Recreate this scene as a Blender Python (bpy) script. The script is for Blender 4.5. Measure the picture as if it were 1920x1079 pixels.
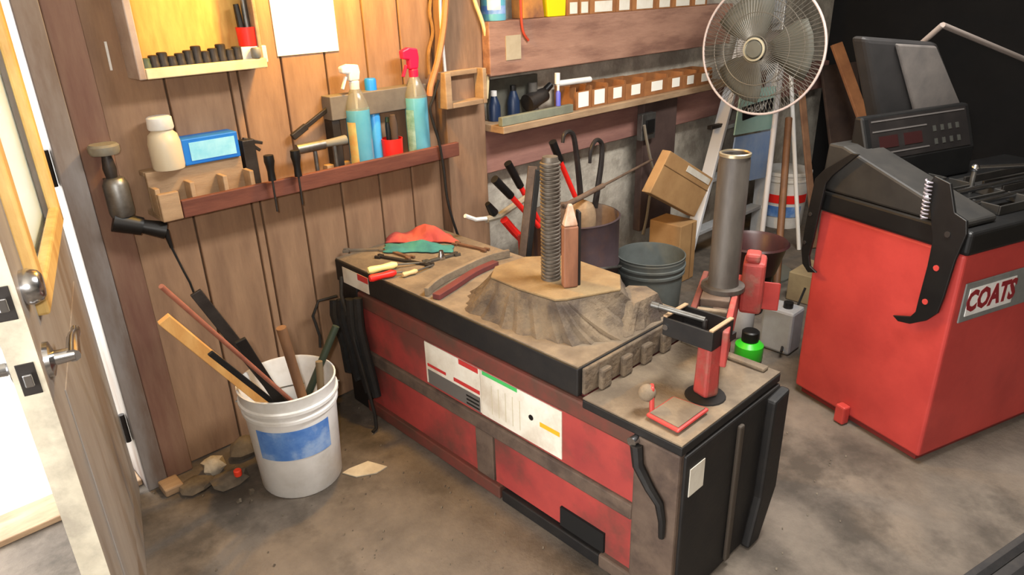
import bpy, math, random
from mathutils import Vector, Matrix
random.seed(7)
for o in list(bpy.data.objects): bpy.data.objects.remove(o, do_unlink=True)
S = bpy.context.scene
COL = S.collection

# ------------------------------------------------------------------ camera
FPX = 1331.0; PITCH = math.radians(23.2); ROLL = math.radians(1.78); AZ = math.radians(43.19); CH = 1.5
def _cam_axes():
    cp, sp = math.cos(PITCH), math.sin(PITCH)
    R = Vector((1, 0, 0)); F = Vector((0, cp, -sp)); D = Vector((0, -sp, -cp))
    r = math.cos(ROLL)*R + math.sin(ROLL)*D; d = -math.sin(ROLL)*R + math.cos(ROLL)*D
    q = Matrix.Rotation(-AZ, 3, 'Z')
    return q @ r, q @ d, q @ F
CR, CD, CF = _cam_axes(); CC = Vector((0, 0, CH))
cam_data = bpy.data.cameras.new('camera'); cam = bpy.data.objects.new('camera', cam_data); COL.objects.link(cam)
cam_data.sensor_width = 36; cam_data.lens = FPX/1920*36; cam_data.clip_start = .02; cam_data.clip_end = 200
m = Matrix((CR, -CD, -CF)).transposed().to_4x4(); m.translation = CC
cam.matrix_world = m
S.camera = cam
# a photo pixel gives a direction; the plane that the thing touches gives the distance
def ray(x, y): return CR*((x-960)/FPX) + CD*((y-539.5)/FPX) + CF
def az(x, y, z): d = ray(x, y); return CC + d*((z-CC.z)/d.z)
def ay(x, y, Y): d = ray(x, y); return CC + d*((Y-CC.y)/d.y)
def ax(x, y, X): d = ray(x, y); return CC + d*((X-CC.x)/d.x)

# ------------------------------------------------------------------ world, lights, exposure
W = bpy.data.worlds.new('overcast_sky'); S.world = W; W.use_nodes = True
bg = W.node_tree.nodes['Background']; bg.inputs[0].default_value = (1.0, .985, .96, 1); bg.inputs[1].default_value = 3.2
def area(name, loc, target, sx, sy, power, col):
    l = bpy.data.lights.new(name, 'AREA'); l.shape = 'RECTANGLE'; l.size = sx; l.size_y = sy; l.energy = power; l.color = col
    o = bpy.data.objects.new(name, l); COL.objects.link(o); o.location = loc
    o.rotation_euler = (Vector(target)-Vector(loc)).to_track_quat('-Z', 'Y').to_euler(); return o
# daylight of the open overhead door, behind and left of the camera
area('overhead_door_daylight', (-2.35, .85, 1.25), (1.5, .8, .6), 1.7, 2.0, 40, (1.0, .97, .93))
# fluorescent fixture on the ceiling over the entrance
area('ceiling_fixture_light', (2.05, .68, 2.38), (2.05, .68, 0), 1.2, .35, 56, (1.0, .97, .92))
# daylight of the open man door
area('man_door_daylight', (-.06, 2.50, 1.25), (.35, 0, .7), .9, 1.9, 20, (1.0, .98, .95))
# the photographer's flash lamp (the photo shows its dust specks and fall-off)
fl = bpy.data.lights.new('flash_lamp', 'POINT'); fl.energy = 58; fl.color = (1.0, .95, .90); fl.shadow_soft_size = .03
flo = bpy.data.objects.new('flash_lamp', fl); COL.objects.link(flo); flo.location = (-.05, .03, 1.56)
vs = S.view_settings; vs.view_transform = 'Standard'; vs.look = 'None'; vs.gamma = 1; vs.use_curve_mapping = False; vs.exposure = .6

# ------------------------------------------------------------------ materials
def lin(c): return tuple(((v/255)/12.92 if v/255 <= .04045 else ((v/255+.055)/1.055)**2.4) for v in c)
MATS = {}
def mat(name, col, col2=None, scale=8, rough=.75, metal=0, bump=0, bscale=60, stain=None, sscale=3, samt=.5, stretch=None, trans=0, alpha=None, spec=.4, lo=.35, hi=.65):
    if name in MATS: return MATS[name]
    M = bpy.data.materials.new(name); M.use_nodes = True; nt = M.node_tree; N = nt.nodes; L = nt.links
    b = N['Principled BSDF']; c = lin(col)+(1,)
    b.inputs['Base Color'].default_value = c; b.inputs['Roughness'].default_value = rough; b.inputs['Metallic'].default_value = metal
    b.inputs['Specular IOR Level'].default_value = spec
    tc = N.new('ShaderNodeTexCoord'); mp = N.new('ShaderNodeMapping'); L.new(tc.outputs['Object'], mp.inputs[0])
    if stretch: mp.inputs['Scale'].default_value = stretch
    out = None
    def noise(sc, det=6):
        n = N.new('ShaderNodeTexNoise'); n.inputs['Scale'].default_value = sc; n.inputs['Detail'].default_value = det; n.inputs['Roughness'].default_value = .65
        L.new(mp.outputs[0], n.inputs['Vector']); return n
    def mix(fac, a, bb):
        x = N.new('ShaderNodeMix'); x.data_type = 'RGBA'; L.new(fac, x.inputs[0])
        if isinstance(a, tuple): x.inputs[6].default_value = a
        else: L.new(a, x.inputs[6])
        x.inputs[7].default_value = bb; return x.outputs[2]
    def ramp(src, lo, hi, amt=1):
        r = N.new('ShaderNodeMapRange'); r.inputs[1].default_value = lo; r.inputs[2].default_value = hi; r.inputs[4].default_value = amt
        L.new(src, r.inputs[0]); return r.outputs[0]
    if col2: out = mix(ramp(noise(scale).outputs[0], lo, hi), c, lin(col2)+(1,))
    if stain: out = mix(ramp(noise(sscale, 8).outputs[0], .48, .62, samt), out or c, lin(stain)+(1,))
    if out: L.new(out, b.inputs['Base Color'])
    if bump:
        bp = N.new('ShaderNodeBump'); bp.inputs['Strength'].default_value = bump; bp.inputs['Distance'].default_value = .01
        L.new(noise(bscale).outputs[0], bp.inputs['Height']); L.new(bp.outputs[0], b.inputs['Normal'])
    if trans: b.inputs['Transmission Weight'].default_value = trans; b.inputs['IOR'].default_value = 1.35
    if alpha is not None: b.inputs['Alpha'].default_value = alpha
    MATS[name] = M; return M
floor_m = mat('stained_concrete', (116, 106, 95), (88, 80, 72), 5, .85, bump=.35, bscale=45, stain=(62, 56, 49), sscale=2.6, samt=.85)
conc_m = mat('whitewashed_concrete', (206, 199, 184), (170, 162, 150), 9, .9, bump=.5, bscale=40, stain=(128, 118, 106), sscale=5, samt=.6)
plank_m = mat('wall_plank_wood', (156, 124, 96), (130, 101, 78), 5, .7, bump=.15, bscale=70, stain=(112, 84, 66), sscale=3, samt=.4, stretch=(3, 3, .5))
board_m = mat('weathered_board', (164, 126, 106), (138, 102, 86), 5, .8, bump=.2, bscale=60, stain=(92, 60, 52), sscale=4, samt=.5, stretch=(.6, 3, 3))
lboard_m = mat('dark_weathered_board', (158, 116, 104), (132, 94, 86), 5, .8, bump=.2, bscale=60, stretch=(.6, 3, 3))
pale_m = mat('pale_pine', (168, 142, 112), (136, 110, 84), 7, .7, bump=.15, stretch=(.7, 3, 3))
post_m = mat('grey_brown_post', (148, 116, 90), (118, 90, 70), 5, .8, bump=.2, stain=(100, 80, 62), sscale=3, stretch=(3, 3, .5))
redwood_m = mat('red_brown_rail', (112, 66, 52), (88, 48, 38), 8, .7, bump=.1, stretch=(.5, 3, 3))
shadewall_m = mat('shade_black_wall', (22, 20, 20), (16, 15, 15), 6, .9)  # near-black colour stands for the low light at the right end
ceil_m = mat('ceiling_boards', (196, 188, 172), (170, 160, 144), 4, .9)
jamb_m = mat('grey_jamb', (128, 124, 122), (104, 92, 84), 6, .6, stain=(92, 72, 60), sscale=4, samt=.7, stretch=(2, 2, .4))
casing_m = mat('brown_casing', (104, 72, 60), (124, 96, 78), 6, .7, stretch=(3, 3, .4))
door_m = mat('dirty_grey_door_paint', (150, 144, 138), (126, 118, 110), 5, .5, stain=(120, 98, 76), sscale=2.5, samt=.6, stretch=(2, 2, .35))
dooredge_m = mat('dirty_cream_door_edge', (205, 198, 178), (176, 168, 150), 7, .5, stain=(120, 112, 104), sscale=6, samt=.5)
mould_m = mat('yellowed_moulding', (222, 190, 120), (196, 150, 84), 9, .5, stretch=(2, 2, .5))
chrome_m = mat('satin_chrome', (190, 192, 196), rough=.22, metal=1)
steel_m = mat('dull_steel', (128, 128, 126), (96, 94, 90), 14, .45, metal=.85)
dsteel_m = mat('dark_steel', (62, 58, 56), (44, 40, 38), 16, .5, metal=.5)
black_m = mat('dirty_black_paint', (17, 16, 17), (30, 27, 25), 14, .6, bump=.1)
bplast_m = mat('black_plastic', (12, 12, 13), (20, 20, 20), 12, .45)
rubber_m = mat('black_rubber', (15, 15, 16), (26, 25, 25), 20, .8, bump=.3)
red_m = mat('faded_red_enamel', (172, 62, 56), (146, 52, 50), 6, .5, stain=(128, 34, 30), sscale=3.5, samt=.5)
dustred_m = mat('dusty_red_enamel', (160, 60, 54), (132, 54, 50), 8, .6, stain=(126, 100, 84), sscale=9, samt=.75, bump=.2)
redb_m = mat('bright_red_enamel', (184, 66, 60), (166, 56, 52), 4, .45, stain=(150, 46, 44), sscale=9, samt=.3)
redrust_m = mat('red_panel_with_rust', (168, 66, 60), (136, 52, 52), 4, .55, stain=(92, 58, 50), sscale=2.6, samt=.85)
rustred_m = mat('grimy_red_rail', (112, 54, 46), (82, 54, 44), 9, .65, stain=(70, 58, 48), sscale=6)
grime_m = mat('grimy_brown_steel', (98, 82, 70), (74, 60, 52), 10, .75, bump=.2, stain=(56, 44, 40), sscale=5)
dust_m = mat('dusty_table_steel', (132, 117, 97), (98, 86, 73), 7, .9, bump=.35, bscale=80, stain=(92, 80, 66), sscale=6, samt=.7)
cone_m = mat('caked_dirt_casting', (120, 104, 84), (84, 74, 64), 8, .9, bump=1.0, bscale=32, stain=(58, 48, 44), sscale=9, samt=.7)
conetop_m = mat('caked_dirt_top', (140, 118, 84), (112, 92, 66), 8, .9, bump=.6, bscale=45, stain=(120, 94, 62), sscale=9, samt=.5)
screw_m = mat('greasy_screw_steel', (112, 104, 94), (78, 70, 62), 20, .5, metal=.5)
orange_m = mat('rust_orange_bar', (146, 98, 72), (112, 76, 58), 8, .6, stain=(110, 68, 50), sscale=7, stretch=(2, 2, .5))
white_m = mat('white_plastic', (226, 226, 224), (206, 206, 204), 5, .45, stain=(186, 182, 172), sscale=6, samt=.5)
paper_m = mat('white_paper', (240, 238, 228), rough=.9)
decal_m = mat('white_decal', (226, 222, 210), (206, 198, 182), 9, .5, stain=(170, 150, 128), sscale=7, samt=.35)
blue_m = mat('scuffed_blue_label', (72, 118, 190), (104, 146, 206), 14, .5, stain=(170, 190, 214), sscale=12, samt=.5)
gbox_m = mat('blue_carton', (28, 116, 206), (26, 104, 196), 9, .5)
lblue_m = mat('pale_blue_print', (120, 196, 226), (160, 216, 236), 14, .5)
cardb_m = mat('cardboard', (176, 138, 92), (156, 118, 76), 6, .85)
binc_m = mat('bin_cardboard', (160, 108, 64), (134, 86, 50), 9, .85)
bluefl_m = mat('blue_window_cleaner', (88, 162, 186), (108, 176, 194), 4, .15, spec=.6)
clear_m = mat('clear_plastic', (196, 196, 188), rough=.15, trans=.75)
grass_m = mat('frosted_glass', (222, 236, 238), rough=.55, trans=.45)
redpl_m = mat('red_plastic', (226, 40, 34), rough=.4)
pink_m = mat('pink_red_trigger', (222, 30, 74), rough=.4)
bluepl_m = mat('blue_plastic', (30, 128, 224), rough=.4)
navy_m = mat('navy_plastic', (28, 44, 72), rough=.35)
yellow_m = mat('yellow_plastic', (232, 206, 24), rough=.5)
green_m = mat('green_plastic', (52, 190, 40), rough=.35)
gbucket_m = mat('grey_plastic_pail', (92, 98, 96), (74, 78, 76), 6, .7)
drum_m = mat('rusty_galvanised_drum', (78, 66, 70), (62, 50, 54), 6, .6, metal=.2, stain=(104, 74, 58), sscale=4)
druml_m = mat('drum_inside', (140, 124, 110), (112, 92, 78), 6, .8)
rag1_m = mat('red_orange_rag', (190, 92, 70), (164, 68, 68), 9, .95)
rag2_m = mat('teal_rag', (70, 140, 128), (52, 108, 112), 12, .95)
tan_m = mat('tan_grime_cloth', (150, 126, 98), (120, 98, 76), 14, .95)
woodh_m = mat('worn_wood_handle', (128, 94, 66), (98, 70, 50), 9, .6, stretch=(2, 2, .5))
newwood_m = mat('fresh_pine', (226, 178, 110), (206, 150, 84), 10, .6, stretch=(2, 2, .5))
alu_m = mat('aluminium', (202, 204, 206), (180, 182, 184), 10, .4, metal=.35)
lab_green = mat('pale_green_label', (176, 208, 196), (160, 196, 186), 10, .6)
lab_blue = mat('pale_blue_label', (132, 160, 206), (160, 180, 210), 9, .6)
screen_m = mat('display_face', (34, 31, 30), (24, 22, 22), 9, .35)
dred_m = mat('dark_red_print', (126, 26, 34), rough=.5)
greyplate_m = mat('grey_badge', (120, 122, 120), (98, 100, 98), 9, .5)
fan_m = mat('fan_grey_plastic', (92, 92, 84), rough=.6)
wire_m = mat('fan_wire', (112, 108, 100), rough=.4, metal=.3)
hood_m = mat('grey_black_hood', (60, 57, 56), (44, 42, 42), 8, .5)
copper_m = mat('copper_brown', (172, 108, 84), (140, 86, 70), 12, .5)
greenstrip = mat('green_print', (70, 180, 96), rough=.5)
orangestrip = mat('orange_print', (228, 168, 40), rough=.5)
redprint = mat('red_print', (186, 52, 50), rough=.5)
greyprint = mat('grey_print', (96, 92, 88), rough=.5)
ground_m = mat('pale_outdoor_concrete', (226, 220, 204), (206, 198, 178), 3, .9)
chip_m = mat('floor_debris', (112, 102, 88), (84, 76, 66), 20, .95)
orangeball_m = mat('orange_cap', (240, 70, 44), rough=.5)

# ------------------------------------------------------------------ mesh helpers
ORG = {}
def _basis(d):
    d = d.normalized(); a = Vector((0, 0, 1)) if abs(d.z) < .9 else Vector((1, 0, 0))
    u = a.cross(d).normalized(); return u, d.cross(u).normalized()
class MB:
    def __init__(s, xf=None): s.v = []; s.f = []; s.xf = xf
    def _add(s, vs, fs):
        n = len(s.v); s.v += [s.xf @ Vector(p) if s.xf else Vector(p) for p in vs]; s.f += [[i+n for i in f] for f in fs]; return s
    def box(s, x0, x1, y0, y1, z0, z1):
        return s._add([(x0,y0,z0),(x1,y0,z0),(x1,y1,z0),(x0,y1,z0),(x0,y0,z1),(x1,y0,z1),(x1,y1,z1),(x0,y1,z1)],
                      [(0,3,2,1),(4,5,6,7),(0,1,5,4),(1,2,6,5),(2,3,7,6),(3,0,4,7)])
    def bar(s, p0, p1, w, t, up=(0,0,1), w1=None, t1=None):     # rectangular bar from p0 to p1
        p0 = Vector(p0); p1 = Vector(p1); d = (p1-p0).normalized(); a = Vector(up)
        if abs(a.dot(d)) > .95: a = Vector((1, 0, 0))
        u = a.cross(d).normalized(); n = d.cross(u); w1 = w if w1 is None else w1; t1 = t if t1 is None else t1
        vs = []
        for p, ww, tt in ((p0, w, t), (p1, w1, t1)):
            for a_, b_ in ((-1,-1),(1,-1),(1,1),(-1,1)): vs.append(p+u*a_*ww/2+n*b_*tt/2)
        return s._add(vs, [(0,3,2,1),(4,5,6,7),(0,1,5,4),(1,2,6,5),(2,3,7,6),(3,0,4,7)])
    def cyl(s, p0, p1, r0, r1=None, n=16, caps=True):
        p0 = Vector(p0); p1 = Vector(p1); r1 = r0 if r1 is None else r1; u, w = _basis(p1-p0); vs = []
        for p, r in ((p0, r0), (p1, r1)):
            for k in range(n): a = 2*math.pi*k/n; vs.append(p+(u*math.cos(a)+w*math.sin(a))*r)
        fs = [(k, (k+1) % n, n+(k+1) % n, n+k) for k in range(n)]
        if caps: fs += [tuple(range(n-1, -1, -1)), tuple(range(n, 2*n))]
        return s._add(vs, fs)
    def tube(s, pts, r, n=8, closed=False, r1=None):
        pts = [Vector(p) for p in pts]; m = len(pts); vs = []; pu = None
        for i, p in enumerate(pts):
            d = (pts[(i+1) % m]-pts[i-1]) if closed else (pts[min(i+1, m-1)]-pts[max(i-1, 0)])
            d.normalize()
            if pu is None: u, w = _basis(d)
            else:
                u = (pu-d*pu.dot(d)); u = u.normalized() if u.length > 1e-5 else _basis(d)[0]; w = d.cross(u)
            pu = u; rr = r if r1 is None else r+(r1-r)*i/(m-1)
            for k in range(n): a = 2*math.pi*k/n; vs.append(p+(u*math.cos(a)+w*math.sin(a))*rr)
        fs = []
        for i in range(m if closed else m-1):
            j = (i+1) % m
            for k in range(n): fs.append((i*n+k, i*n+(k+1) % n, j*n+(k+1) % n, j*n+k))
        if not closed: fs += [tuple(range(n-1, -1, -1)), tuple(range((m-1)*n, m*n))]
        return s._add(vs, fs)
    def lathe(s, prof, n=24, c=(0,0,0), axis=(0,0,1), a0=0, a1=2*math.pi):
        c = Vector(c); d = Vector(axis).normalized(); full = abs(a1-a0-2*math.pi) < 1e-6
        if abs(d.z) > .999: u, w = Vector((1,0,0)), Vector((0,1,0))*(1 if d.z > 0 else -1)
        else: u, w = _basis(d)
        m = n if full else n+1; vs = []
        for r, z in prof:
            for k in range(m): a = a0+(a1-a0)*k/n; vs.append(c+d*z+(u*math.cos(a)+w*math.sin(a))*r)
        fs = []
        for i in range(len(prof)-1):
            for k in range(n):
                k1 = (k+1) % m; fs.append((i*m+k, i*m+k1, (i+1)*m+k1, (i+1)*m+k))
        return s._add(vs, fs)
    def prism(s, poly, p0, u, w, d):      # polygon in (u,w) at p0, extruded along vector d
        p0 = Vector(p0); u = Vector(u); w = Vector(w); d = Vector(d); n = len(poly)
        vs = [p0+u*a+w*b for a, b in poly]; vs += [v+d for v in vs]
        return s._add(vs, [tuple(range(n-1, -1, -1)), tuple(range(n, 2*n))]+[(k, (k+1) % n, n+(k+1) % n, n+k) for k in range(n)])
    def ball(s, c, r, n=14, sz=1.0):
        prof = [(max(r*math.sin(math.pi*i/8), .0004), -r*sz*math.cos(math.pi*i/8)) for i in range(9)]; return s.lathe(prof, n, c)
    def build(s, name, material, parent=None, bevel=0, smooth=False, seg=2, solid=0, sub=0):
        xs = [v.x for v in s.v]; ys = [v.y for v in s.v]; zs = [v.z for v in s.v]
        org = Vector(((min(xs)+max(xs))/2, (min(ys)+max(ys))/2, min(zs)))
        me = bpy.data.meshes.new(name); me.from_pydata([tuple(v-org) for v in s.v], [], s.f); me.update()
        import bmesh
        b = bmesh.new(); b.from_mesh(me); bmesh.ops.recalc_face_normals(b, faces=b.faces); b.to_mesh(me); b.free()
        me.materials.append(material)
        o = bpy.data.objects.new(name, me); COL.objects.link(o); ORG[o] = org
        if parent: o.parent = parent; o.location = org-ORG[parent]
        else: o.location = org
        if smooth:
            for p in me.polygons: p.use_smooth = True
            me.set_sharp_from_angle(angle=math.radians(38))
        if solid: md = o.modifiers.new('solid', 'SOLIDIFY'); md.thickness = solid; md.offset = 0
        if sub: md = o.modifiers.new('sub', 'SUBSURF'); md.levels = sub; md.render_levels = sub
        if bevel: md = o.modifiers.new('bevel', 'BEVEL'); md.width = bevel; md.segments = seg; md.limit_method = 'ANGLE'; md.angle_limit = math.radians(40)
        return o
def tag(o, label, cat, group=None):
    o['label'] = label; o['category'] = cat
    if group: o['group'] = group
    return o
def thing(name, loc, label, cat, group=None):
    o = bpy.data.objects.new(name, None); COL.objects.link(o); o.location = loc; ORG[o] = Vector(loc); o.empty_display_size = .05
    return tag(o, label, cat, group)
def struct(o, label=None):
    o['kind'] = 'structure'
    if label: o['label'] = label
    return o
def text(body, size, material, parent, xf, name='lettering', ext=.0006, bold=.0, sx=1):
    cu = bpy.data.curves.new(name, 'FONT'); cu.body = body; cu.size = size; cu.extrude = ext; cu.align_x = 'CENTER'; cu.align_y = 'CENTER'; cu.offset = bold; cu.resolution_u = 2
    t = bpy.data.objects.new(name+'_c', cu); COL.objects.link(t)
    dg = bpy.context.evaluated_depsgraph_get(); me = bpy.data.meshes.new_from_object(t.evaluated_get(dg)); bpy.data.objects.remove(t)
    b = MB(xf); b._add([(v.co.x*sx, v.co.y, v.co.z) for v in me.vertices], [tuple(p.vertices) for p in me.polygons])
    return b.build(name, material, parent)
def frame(o, x, y, z):
    M_ = Matrix((Vector(x), Vector(y), Vector(z))).transposed().to_4x4(); M_.translation = Vector(o); return M_
ORD = ['first', 'second', 'third', 'fourth', 'fifth', 'sixth', 'seventh', 'eighth', 'ninth', 'tenth', 'eleventh', 'twelfth']

# ================================================================== STRUCTURE
WY = 2.26
struct(MB().box(-2.6, 5.4, -3.2, 2.40, -.1, 0).build('floor', floor_m), 'stained dirty concrete workshop floor')
struct(MB().box(-9, 5.4, 2.40, 14, -.16, -.06).build('ground_outside', ground_m), 'sunlit pale concrete outside the open door')
wb = struct(MB().box(.475, 5.4, 2.285, 2.40, 0, 2.5).box(-2.6, -.56, 2.285, 2.40, 0, 2.5).box(-.56, .475, 2.285, 2.40, 2.08, 2.5).build('wall_back', conc_m), 'whitewashed concrete wall partly covered with wooden boards')
seams = [.565, .752, .945, .975, 1.125, 1.285, 1.45, 1.60, 1.745]
for a, b in zip(seams[:-1], seams[1:]):
    MB().box(a+.003, b-.003, WY, 2.284, 0.005, 2.48).build('plank', plank_m, wb, bevel=.004)
for k in range(8):
    MB().box(-2.6+k*.25+.003, -2.35+k*.25-.003, WY, 2.284, .005, 2.48).build('plank', plank_m, wb, bevel=.004)
struct(MB().box(5.3, 5.4, -3.2, 2.285, 0, 2.5).build('wall_right', shadewall_m), 'right end wall of the workshop, coloured near black for missing light')
struct(MB().box(-2.6, 5.3, -3.2, -3.1, 0, 2.5).build('wall_front', conc_m))
struct(MB().box(-2.6, -2.5, -3.1, -1.1, 0, 2.5).box(-2.6, -2.5, 1.8, 2.26, 0, 2.5).box(-2.6, -2.5, -1.1, 1.8, 2.3, 2.5).build('wall_left', conc_m))
struct(MB().box(-2.6, 5.4, -3.2, 2.40, 2.5, 2.6).build('ceiling', ceil_m))
# doorway trim
struct(MB().box(.412, .474, 2.205, 2.40, 0.002, 2.07).build('trim_1', jamb_m, bevel=.003), 'grey door jamb on the hinge side')
struct(MB().box(.478, .562, 2.222, 2.284, 0.002, 2.4).build('trim_2', casing_m, bevel=.004), 'dark brown casing board between door jamb and planks')
struct(MB().box(-.559, -.52, 2.205, 2.40, 0.002, 2.07).build('trim_3', jamb_m, bevel=.003))
struct(MB().box(-.519, .411, 2.26, 2.40, 0.001, .022).build('trim_4', pale_m, bevel=.004), 'pale wooden threshold of the open door')
struct(MB().box(.44, .50, 2.13, 2.20, 0.001, .03).build('trim_5', pale_m, bevel=.006), 'small pale block at the foot of the jamb')

# ---------------- door
dd = Vector((-.2655, -.9641, 0)); dn = Vector((.9641, -.2655, 0))
HX, HY = .392, 2.232
DF = frame((HX, HY, 0), dd, dn, (0, 0, 1))
door = bpy.data.objects.new('door_1', None); COL.objects.link(door); door.location = (HX, HY, 0); ORG[door] = Vector((HX, HY, 0))
struct(door, 'grey half-glazed door standing open toward the room')
DW = .935; T = .045
l0, l1, lz0, lz1 = .16, .79, .985, 1.86
b = MB(DF); b.box(0, l0, -T, 0, .015, 2.03).box(l1, DW-.002, -T, 0, .015, 2.03).box(l0, l1, -T, 0, .015, lz0).box(l0, l1, -T, 0, lz1, 2.03).build('door_slab', door_m, door)
MB(DF).box(DW-.002, DW, -T, 0, .015, 2.03).build('door_edge', dooredge_m, door)
MB(DF).box(l0, l1, -T/2-.004, -T/2+.004, lz0, lz1).build('glass_pane', grass_m, door)
for side in (0, 1):
    n0, n1 = (-.004, .02) if side == 0 else (-T-.02, -T+.004)
    b = MB(DF); w = .05
    b.box(l0-.02, l0+w-.02, n0, n1, lz0-.02, lz1+.02).box(l1-w+.02, l1+.02, n0, n1, lz0-.02, lz1+.02).box(l0-.02, l1+.02, n0, n1, lz0-.02, lz0+w-.02).box(l0-.02, l1+.02, n0, n1, lz1-w+.02, lz1+.02)
    b.build('window_moulding', mould_m, door, bevel=.006)
MB(DF).box(.14, .79, -.001, .003, .16, .80).build('raised_panel', door_m, door, bevel=.005)
# deadbolt turn and lever
for z, nm in ((1.045, 'deadbolt'), (.905, 'lever')):
    s_ = DW-.065
    p = DF @ Vector((s_, 0, z)); q = DF @ Vector((s_, -T, z))
    if nm == 'deadbolt':
        MB().lathe([(.0005, 0), (.031, 0), (.032, .012), (.026, .026), (.02, .03), (.0005, .031)], 24, p, dn).build('deadbolt', chrome_m, door, smooth=True)
        MB().lathe([(.0005, 0), (.031, 0), (.032, .012), (.026, .026), (.0005, .031)], 24, q, -dn).build('deadbolt', chrome_m, door, smooth=True)
    else:
        for pp, nn in ((p, dn), (q, -dn)):
            MB().lathe([(.0005, 0), (.033, 0), (.032, .008), (.014, .014), (.012, .045), (.0005, .046)], 24, pp, nn).build('handle_rose', chrome_m, door, smooth=True)
            pts = [pp+nn*.042+(-dd)*t+Vector((0, 0, zz)) for t, zz in ((-.008, 0), (.02, .004), (.05, .008), (.08, .004), (.105, -.004), (.125, -.002))]
            MB().tube(pts, .013, 10, r1=.008).build('lever_handle', chrome_m, door, smooth=True)
for z, h in ((1.045, .03), (.905, .03)):
    pl = MB(DF).box(DW, DW+.002, -T/2-.014, -T/2+.014, z-h, z+h).build('latch_plate', dsteel_m, door, bevel=.001)
    MB(DF).box(DW+.002, DW+.010, -T/2-.007, -T/2+.007, z-.012, z+.012).build('latch_bolt', chrome_m, pl, bevel=.002)
for z in (.24, 1.075, 1.85):
    MB().cyl((HX+.009, HY+.006, z-.05), (HX+.009, HY+.006, z+.05), .009, n=12).box(HX-.004, HX+.018, HY+.010, HY+.014, z-.045, z+.045).build('hinge', dsteel_m, door, smooth=True)

# ================================================================== WALL FITTINGS, LEFT
# lower shelf
SY = 2.13
sx0 = ay(300, 385, SY).x; sx1 = 1.742; sz1 = .942; sz0 = .889
sh = thing('wall_shelf', ((sx0+sx1)/2, 2.2, .889), 'long wooden wall shelf with red-brown front rail under the spray bottles', 'shelf')
MB().box(sx0, sx1, SY+.018, WY-.001, .889, .905).build('shelf_board', pale_m, sh, bevel=.002)
MB().box(sx0+.06, sx1, SY, SY+.018, sz0, sz1).build('front_rail', redwood_m, sh, bevel=.003)
MB().box(sx0, sx0+.058, SY, SY+.018, sz0, sz1+.03).build('pale_rail_end', pale_m, sh, bevel=.003)
MB().box(sx0, sx0+.29, SY+.070, SY+.085, .906, 1.025).build('inner_rail', pale_m, sh, bevel=.003)
for t in (.0, .10, .20, .285):
    MB().box(sx0+t, sx0+t+.014, SY+.019, SY+.069, .906, .985).build('divider', pale_m, sh, bevel=.002)
MB().box(sx0+.0, sx0+.28, SY+.086, WY-.002, 1.01, 1.025).build('step_board', pale_m, sh, bevel=.002)
MB().box(sx0+.60, sx0+.92, SY+.10, WY-.002, .906, .93).build('step_board', pale_m, sh, bevel=.002)

def bottle_prof(pairs): return [(.0005, pairs[0][1])]+list(pairs)+[(.0005, pairs[-1][1])]
# jug
jp = ay(318, 325, 2.20); jx = jp.x+.005
j = thing('plastic_jug', (jx, 2.205, 1.026), 'cloudy plastic jug with white screw cap at the left shelf end', 'jug')
MB().lathe(bottle_prof([(.043, 1.026), (.045, 1.035), (.045, 1.10), (.040, 1.125), (.030, 1.135), (.028, 1.14)]), 24, (jx, 2.205, 0)).build('jug_body', mat('cloudy_plastic', (196, 184, 160), rough=.4), j, smooth=True)
MB().lathe(bottle_prof([(.034, 1.141), (.036, 1.146), (.034, 1.174), (.028, 1.178)]), 24, (jx, 2.205, 0)).build('jug_cap', white_m, j, smooth=True)
# glove box
p0 = ay(349, 291, 2.17); p1 = ay(449, 247, 2.17)
gb = thing('glove_box', ((p0.x+p1.x)/2, 2.20, 1.0), 'bright blue carton with pale printed front on the wall shelf', 'carton')
gz = 1.026
MB().box(p0.x, p1.x, 2.19, 2.258, gz, gz+.078).build('carton_body', gbox_m, gb, bevel=.003)
MB().box(p0.x+.02, p1.x-.012, 2.1885, 2.19, gz+.012, gz+.066).build('printed_panel', lblue_m, gb)
# pliers behind the glove box
pp = thing('pliers', (ay(470, 270, 2.22).x, 2.22, .942), 'dark pliers beside the blue carton', 'pliers')
c = ay(455, 262, 2.225); e1 = ay(492, 268, 2.225); e2 = ay(488, 282, 2.225)
for e in (e1, e2):
    MB().bar(c, e, .012, .014, w1=.007, t1=.01).build('handle', dsteel_m, pp, bevel=.002)
MB().box(c.x-.012, c.x+.03, 2.205, 2.24, .906, c.z).build('jaw', dsteel_m, pp, bevel=.003)
# two black screwdrivers hanging in the shelf edge
for (hx, ht, hb, bb), nm in zip([(505, 290, 338, 385), (554, 281, 330, 372)], ('left one of the two black screwdrivers hanging through the shelf', 'right one of the two black screwdrivers hanging through the shelf')):
    a = ay(hx, ht, SY-.012); c = ay(hx+4, hb, SY-.012); e = ay(hx+10, bb, SY-.012)
    t = thing('screwdriver', (c.x, SY-.012, e.z), nm, 'screwdriver', 'black screwdrivers on the shelf edge')
    MB().lathe(bottle_prof([(.012, c.z), (.011, c.z+.03), (.013, a.z-.035), (.016, a.z-.02), (.015, a.z)]), 14, (c.x, SY-.018, 0)).build('handle', bplast_m, t, smooth=True)
    MB().cyl((c.x, SY-.018, e.z-.02), (c.x, SY-.018, c.z), .0035, n=8).build('blade', dsteel_m, t)
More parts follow.
